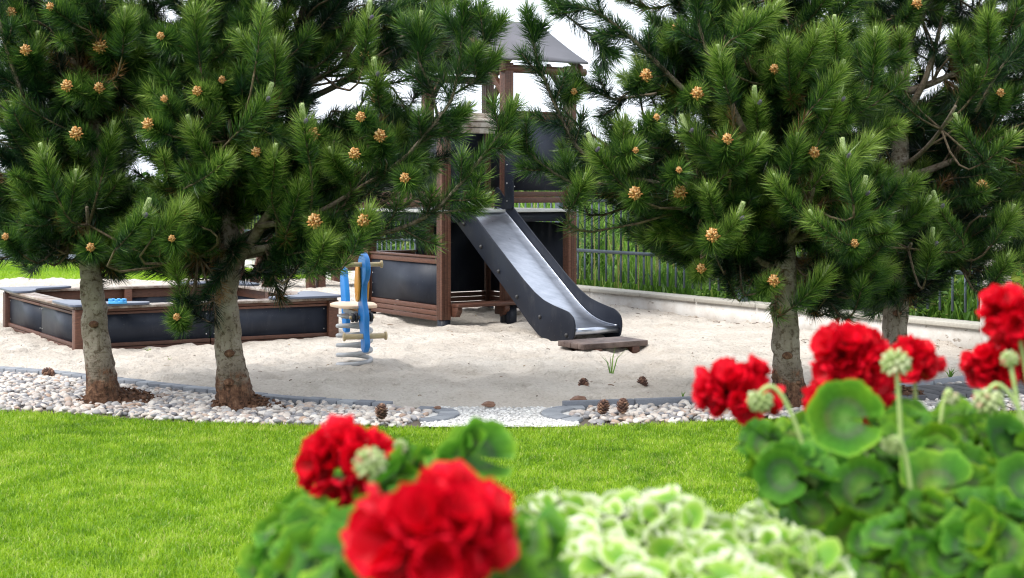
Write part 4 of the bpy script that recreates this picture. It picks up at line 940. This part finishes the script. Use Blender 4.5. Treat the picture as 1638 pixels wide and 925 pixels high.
for (x, y, s_, lbl) in ((926, 644, .05, 'broken rusty brown piece of cone on the sand beside the kerb'), (782, 651, .04, 'small rusty brown lump lying at the edge of the white gravel'), (700, 655, .022, 'tiny brown lump on the left pebble bed end')):
    p = gnd(x, y, .03); b = MB(); b.inst(ICO3[0] * (1 + .45 * vnoise(ICO3[0], 2.3))[:, None], ICO3[1], (np.eye(3) * (s_, s_ * .8, s_ * .5))[None], np.array([[p[0], p[1], .035 + s_ * .3]]), np.array([.8])); tag(b.build('cone_piece', M['cone'], loc=(p[0], p[1], .03)), lbl, 'cone piece')
# litter and twigs on the sand
lt = MB(); n = 520
for k in range(n):
    x = rng.uniform(-4.5, 4.2); y = rng.uniform(float(Yk(x)) + .1, min(17.5, float(ysback(np.array([x]))[0]) - .05)) if rng.random() < .5 else min(float(ysback(np.array([x]))[0]) - .05 - abs(rng.normal(0, .5)), 18)
    if y < Yk(x) + .1: continue
    z = sandz(np.array([x]), np.array([y]))[0] + .003; a = rng.uniform(0, pi); l = rng.uniform(.01, .06); lt.tube([(x, y, z), (x + cos(a) * l * .5, y + sin(a) * l * .5, z + .004), (x + cos(a) * l, y + sin(a) * l + rng.normal(0, .01), z)], rng.uniform(.0012, .004), 4, False, tint=rng.random())
tag(lt.build('plant_litter', M['litter']), 'scattered needles, twigs and bits of bark on the sand', 'litter', kind='stuff')
# weeds
def weed(px, py, h, nb, w, lbl, spread=.35):
    p = gnd(px, py, .03); b = MB()
    for k in range(nb):
        a = rng.uniform(0, 2 * pi); s = rng.uniform(.05, spread); hh = h * rng.uniform(.6, 1); d = np.array([cos(a), sin(a), 0]) * s * hh; sd_ = np.array([w / 2, 0, 0]) * rng.uniform(.7, 1.2)
        m = p + d * .4 + (0, 0, hh * .6); t = p + d * 1.2 + (0, 0, hh * .95); b.add([p - sd_, p + sd_, m - sd_ * .8, m + sd_ * .8, t], tris=[(0, 1, 3), (0, 3, 2), (2, 3, 4)], tint=rng.uniform(.45, .9))
    return tag(b.build('weed', M['reed'], loc=(p[0], p[1], .03)), lbl, 'weed')
weed(978, 606, .27, 5, .009, 'thin tall grass sprig growing from the sand in front of the slide step', .5)
weed(240, 570, .09, 5, .015, 'small green weed under the sandbox front beside the left pine', .8); weed(272, 582, .07, 4, .01, 'low green sprout on the sand in front of the sandbox middle', 1.2)
weed(1092, 640, .08, 6, .006, 'wispy green sprout on the sand before the right kerb'); weed(1010, 488, .20, 26, .014, 'bushy green weed hanging over the wall coping right of the slide', 1.1); weed(1036, 497, .12, 14, .012, 'small dry weed at the foot of the wall', 1.0)
weed(1104, 496, .10, 10, .012, 'tiny green weed at the foot of the wall, left of the fence post', 1.0); weed(1262, 560, .16, 4, .01, 'green sprout beside the trunk of the pine behind the flowers'); weed(1520, 606, .10, 8, .012, 'small green weed on the sand near the dark kerb at the right', 1.0)
cw_ = MB(); p0 = np.array(wfr(7.9, .2, .25)); 
for k in range(1600):
    p = p0 + np.array([rng.normal(0, .22), rng.normal(0, .15), abs(rng.normal(0, .06))]); a = rng.uniform(0, 2 * pi); l = rng.uniform(.03, .08)
    d = np.array([cos(a), sin(a), rng.uniform(-.2, .8)]) * l; s_ = nrm(np.cross(d, rng.normal(size=3))) * .006; cw_.add([p, p + d * .5 + s_, p + d, p + d * .5 - s_], quads=[(0, 1, 2, 3)], tint=rng.uniform(.5, .9))
tag(cw_.build('creeping_weed', M['reed'], loc=tuple(p0)), 'bright green creeping weed spilling through the fence over the wall coping', 'weed')

# ------------------------------------------------------------------ flower planter in the foreground
pl = thing('planter_box', 'long grey planter trough holding the geraniums, below the frame', 'planter', (.35, 1.5, 0))
b = MB(); X0, X1, Y0, Y1 = -.50, 1.15, .85, 2.2
b.box(X0, X1, Y0, Y0 + .04, 0, .86); b.box(X0, X1, Y1 - .04, Y1, 0, .86); b.box(X0, X0 + .04, Y0 + .041, Y1 - .041, 0, .86); b.box(X1 - .04, X1, Y0 + .041, Y1 - .041, 0, .86); b.build('trough', M['planter'], pl, bevel=.006)
b = MB(); b.add([(X0 + .03, Y0 + .03, .80), (X1 - .03, Y0 + .03, .80), (X1 - .03, Y1 - .03, .80), (X0 + .03, Y1 - .03, .80)], quads=[(0, 1, 2, 3)], tint=.2); b.build('potting_soil', M['soil'], pl)

def leaf_base(nr=7, na=44, lobes=7, cup=.28, notch=.35, ruff=.10):
    V = [(0, 0, 0)]; T = [0.]
    for i in range(1, nr + 1):
        r = i / nr
        for j in range(na + 1):
            a = -pi + notch * .5 + (2 * pi - notch) * j / na
            k = 1 + .035 * cos(lobes * a) * r + .02 * cos(lobes * 3 * a + 1) * r
            V.append((cos(a) * r * k, sin(a) * r * k, cup * r * r + ruff * .55 * sin(lobes * a + 1) * r * r + ruff * .9 * sin(3 * a + 2) * r * r + .07 * abs(sin(lobes * a * .5)) * r + .045 * cos(17 * a) * r ** 3)); T.append(r)
    F_ = []
    for j in range(na): F_.append((0, 1 + j, 2 + j))
    for i in range(1, nr):
        for j in range(na):
            a = 1 + (i - 1) * (na + 1) + j; b_ = a + na + 1; F_ += [(a, b_, b_ + 1), (a, b_ + 1, a + 1)]
    return np.array(V), np.array(F_), np.array(T)
def frame_mats(N_, spin, scale):
    e3 = nrm(N_); ref = np.where(np.abs(e3[:, 2:3]) < .9, np.array([[0, 0, 1.]]), np.array([[1., 0, 0]])); e1 = nrm(np.cross(ref, e3)); e2 = np.cross(e3, e1)
    c, s = np.cos(spin)[:, None], np.sin(spin)[:, None]; f1 = e1 * c + e2 * s; f2 = -e1 * s + e2 * c
    return np.stack([f1, f2, e3], 2) * scale[:, None, None]
LEAVES = [leaf_base(cup=c, ruff=r_) for c, r_ in ((.30, .14), (.55, .12), (.15, .2), (-.22, .18))]
def add_leaves(b, P, N_, size):
    n = len(P); pick = rng.integers(0, 4, n); spin = rng.uniform(0, 2 * pi, n)
    for k in range(4):
        i = np.where(pick == k)[0]
        if not len(i): continue
        V, F_, T = LEAVES[k]; m = frame_mats(N_[i], spin[i], size[i]); b.inst(V, F_, m, P[i], np.clip(T[None] + rng.uniform(-.1, .03, (len(i), 1)), 0, 1))
def petal_base(k):
    V = []; T = []; nu, nv = 5, 7
    for i in range(nu + 1):
        u = i / nu; w = (.30 + .72 * sin(pi * (u * .62 + .08))) * (1 if u < .9 else .88)
        for j in range(nv + 1):
            v = j / nv * 2 - 1; V.append((u * 1.0 - .10 * v * v * u, v * w * .62, .35 * u * u + .10 * sin(3.1 * v + k * 2 + 2 * u) * u + .14 * v * v * (.5 + .5 * cos(k)) + .05 * sin(7 * v + k) * u)); T.append(.25 + .5 * u)
    F_ = []
    for i in range(nu):
        for j in range(nv): a = i * (nv + 1) + j; F_ += [(a, a + 1, a + nv + 2), (a, a + nv + 2, a + nv + 1)]
    return np.array(V), np.array(F_), np.array(T)
PET = [petal_base(k) for k in range(4)]
def flower_head(parent, c, R_, n=38, seed_dir=(0, -.25, .35)):
    """umbel: florets on a ball, each floret a rosette of six to eight ruffled petals"""
    b = MB(); k = np.arange(n); zz = 1 - (k + .5) / n * 1.6; ph = k * 2.39996; r = np.sqrt(1 - zz * zz)
    D = nrm(np.stack([np.cos(ph) * r, np.sin(ph) * r, zz], 1) + rng.normal(0, .22, (n, 3)))
    for q in range(n):
        d = D[q]; fc = c + d * R_ * rng.uniform(.30, .88) * (1.05, 1, .82); npt = 7; pl_ = R_ * rng.uniform(.38, .60)
        e1 = nrm(np.cross(d, [0.31, .2, .9])); e2 = np.cross(d, e1); a0 = rng.uniform(0, 6)
        a = a0 + np.arange(npt) * 2 * pi / npt + rng.normal(0, .15, npt)
        out = e1[None] * np.cos(a)[:, None] + e2[None] * np.sin(a)[:, None]; lift = rng.uniform(.25, .9, npt)[:, None]
        x = nrm(out + d[None] * lift); y = nrm(np.cross(np.tile(d, (npt, 1)), x)); z = np.cross(x, y)
        m = np.stack([x, y, z], 2) * (pl_ * rng.uniform(.8, 1.1, npt))[:, None, None]; tnt = rng.uniform(-.25, .3, npt)
        for g_ in range(4):
            i = np.where(np.arange(npt) % 4 == g_)[0]; V, F_, T = PET[g_]; b.inst(V, F_, m[i], np.tile(fc, (len(i), 1)), np.clip(T[None] + tnt[i][:, None], 0, 1))
    return b.build('flower_head', M['petal'], parent, smooth=True)
def bud_cluster(parent, c, R_, up=1, n=34):
    b = MB(); k = np.arange(n); zz = (1 - (k + .5) / n * 1.7) * up; ph = k * 2.39996; r = np.sqrt(np.maximum(0, 1 - zz * zz)); D = np.stack([np.cos(ph) * r, np.sin(ph) * r, zz], 1)
    m = frame_mats(D, ph, np.ones(n)); R_ = R_ * .86; m = m * np.array([R_ * .17, R_ * .17, R_ * .36])[None, None, :]; b.inst(*ICO2, m, c + D * R_ * .66, np.clip(rng.normal(.6, .25, n), 0, 1))
    b.inst(*ICO1, (np.eye(3) * R_ * .5)[None], c[None], np.array([.4])); return b.build('bud_cluster', M['bud'], parent, smooth=True)
def stemline(parent, p0, p1, bend=(0, 0, 0), r=.0028, hook=None):
    b = MB(); p0 = np.array(p0, float); p1 = np.array(p1, float); mid = (p0 + p1) / 2 + np.array(bend); pts = list(bez(p0, mid, p1, 10))
    b.tube(pts, np.linspace(r * 1.1, r, 10), 8); return b.build('flower_stem', M['stem green'], parent, smooth=True)
def geranium(label, base, leafblobs, heads, buds):
    g_ = thing('geranium', label, 'flower', base, 'red geraniums in the planter')
    b = MB(); sb_ = MB()
    for (x, y, Yd, rx_, ry_, rY, n, size) in leafblobs:
        c = at(x, y, Yd); k = Yd / F; d = nrm(rng.normal(size=(n, 3)) + (0, -.25, .35)); r = rng.random(n) ** .35
        P = c + d * r[:, None] * np.array([rx_ * k, rY, ry_ * k]); N_ = nrm(d * .6 + np.array([0, -.3, .7]) + rng.normal(0, .50, (n, 3))); sz = size * rng.uniform(.65, 1.15, n)
        add_leaves(b, P, N_, sz)
        for i in range(0, n):
            sb_.tube(bez(np.array(base) + rng.normal(0, .03, 3) * (1, 1, 0) + (0, 0, .0), np.array([(base[0] + P[i][0]) / 2, (base[1] + P[i][1]) / 2, P[i][2] - .05]), P[i] - N_[i] * .002, 5), .0022, 5, False)
    b.build('foliage', M['leaf'], g_, smooth=True); sb_.build('stems', M['stem green'], g_, smooth=True)
    for (x, y, Yd, rpx) in heads:
        c = at(x, y, Yd); Rm = rpx / F * Yd; flower_head(g_, c, Rm); stemline(g_, (c[0] * .8 + base[0] * .2, c[1] * .85 + base[1] * .15, 1.0), c - (0, 0, Rm * .3), (0.01, 0, .02))
    for (x, y, Yd, rpx, up) in buds:
        c = at(x, y, Yd); Rm = rpx / F * Yd; bud_cluster(g_, c, Rm, up)
        if up > 0: stemline(g_, (c[0] * .85 + base[0] * .15, c[1] * .9 + base[1] * .1, 1.0), c, (.012, 0, .0))
        else:
            s_ = (1 if base[0] > c[0] else -1) * Rm * random.uniform(.7, 1.4); b = MB(); b.tube(bez(np.array([c[0] * .55 + base[0] * .45, c[1], 1.02]), np.array([c[0] + s_ * 1.2, c[1], c[2] + Rm * random.uniform(2.2, 3.2)]), c + (0, 0, Rm * .4), 14), .0028, 8); b.build('flower_stem', M['stem green'], g_, smooth=True)
    return g_
Zs = .80
geranium('red geranium with the largest blurred flower, left of the white variegated leaves', (-.03, 1.25, Zs),
         [(600, 910, 1.32, 140, 55, .14, 60, .028), (840, 900, 1.25, 45, 55, .1, 22, .028)], [(694, 866, 1.14, 107)], [(850, 850, 1.25, 20, 1), (1405, 870, 1.3, 12, 1)][:1])
geranium('leftmost red geranium with a nodding bud on a tall stem', (-.18, 1.85, Zs),
         [(560, 880, 1.75, 140, 75, .18, 90, .033), (650, 790, 1.75, 90, 45, .12, 34, .030), (750, 735, 1.7, 32, 12, .05, 4, .036), (480, 890, 1.6, 70, 45, .12, 30, .030)],
         [(548, 742, 1.75, 66)], [(592, 742, 1.45, 33, 1), (640, 716, 1.75, 16, 1), (190 + 290, 880, 1.4, 12, 1)])
geranium('red geranium with three flower heads in front of the straight pine trunk', (.52, 1.95, Zs),
         [(1400, 800, 1.95, 190, 110, .22, 140, .038), (1350, 668, 1.75, 2, 2, .005, 1, .044), (1250, 740, 1.9, 55, 46, .12, 34, .030), (1480, 730, 2.0, 120, 60, .15, 60, .032), (1500, 890, 1.65, 140, 60, .16, 70, .030)],
         [(1178, 625, 2.0, 55), (1358, 575, 2.0, 57), (1358, 655, 2.05, 66), (1462, 580, 2.1, 38)], [(1216, 640, 1.85, 26, -1), (1433, 582, 1.85, 30, 1), (1522, 636, 1.95, 17, -1), (1425, 712, 1.75, 20, -1)])
geranium('red geranium with flower heads cut by the right edge of the photo', (.85, 1.9, Zs),
         [(1620, 790, 1.9, 90, 110, .2, 90, .034), (1560, 695, 2.0, 60, 30, .1, 20, .030), (1640, 880, 1.6, 80, 60, .14, 30, .034)],
         [(1592, 590, 2.1, 42), (1628, 512, 2.0, 50), (1642, 560, 2.1, 46)], [(1580, 640, 1.85, 30, -1), (1615, 575, 1.9, 18, 1)])
# variegated plant
vp = thing('variegated_plant', 'low mound of small white edged pale green leaves between the geraniums', 'plant', (.22, 1.35, Zs))
V, F_, T = leaf_base(5, 26, 9, .15, .5, .08); V = V * (1.15, .85, 1)
b = MB(); n = 2300; u = rng.uniform(-1, 1, n); w = rng.random(n)
Yd = 1.12 + .60 * w; px = 1110 - 60 * w + u * (330 - 110 * w ** 2)
topz = 1.134 + .012 * np.sin(px * .035 + w * 9) + .010 * np.sin(px * .013 + w * 15) - .035 * np.abs(u) ** 4 - .012 * (1 - w)
P = np.stack([(px - CX) / F * Yd, Yd, topz - np.abs(rng.normal(0, .03, n))], 1)
N_ = nrm(np.stack([u * .35, np.full(n, -.45), np.full(n, .75)], 1) + rng.normal(0, .45, (n, 3)))
jit = rng.uniform(-.48, .06, n)[:, None]; b.inst(V, F_, frame_mats(N_, rng.uniform(0, 6.3, n), rng.uniform(.008, .020, n)), P, np.clip(T[None] + jit, 0, 1)); b.build('foliage', M['variegated'], vp, smooth=True)
b = MB()
for i in range(0, n, 6): b.tube(bez(np.array([P[i][0] * .8 + .05, P[i][1] * .8 + .27, Zs]), np.array([P[i][0], P[i][1], 1.0]), P[i], 5), .002, 4, False)
b.build('stems', M['stem green'], vp)
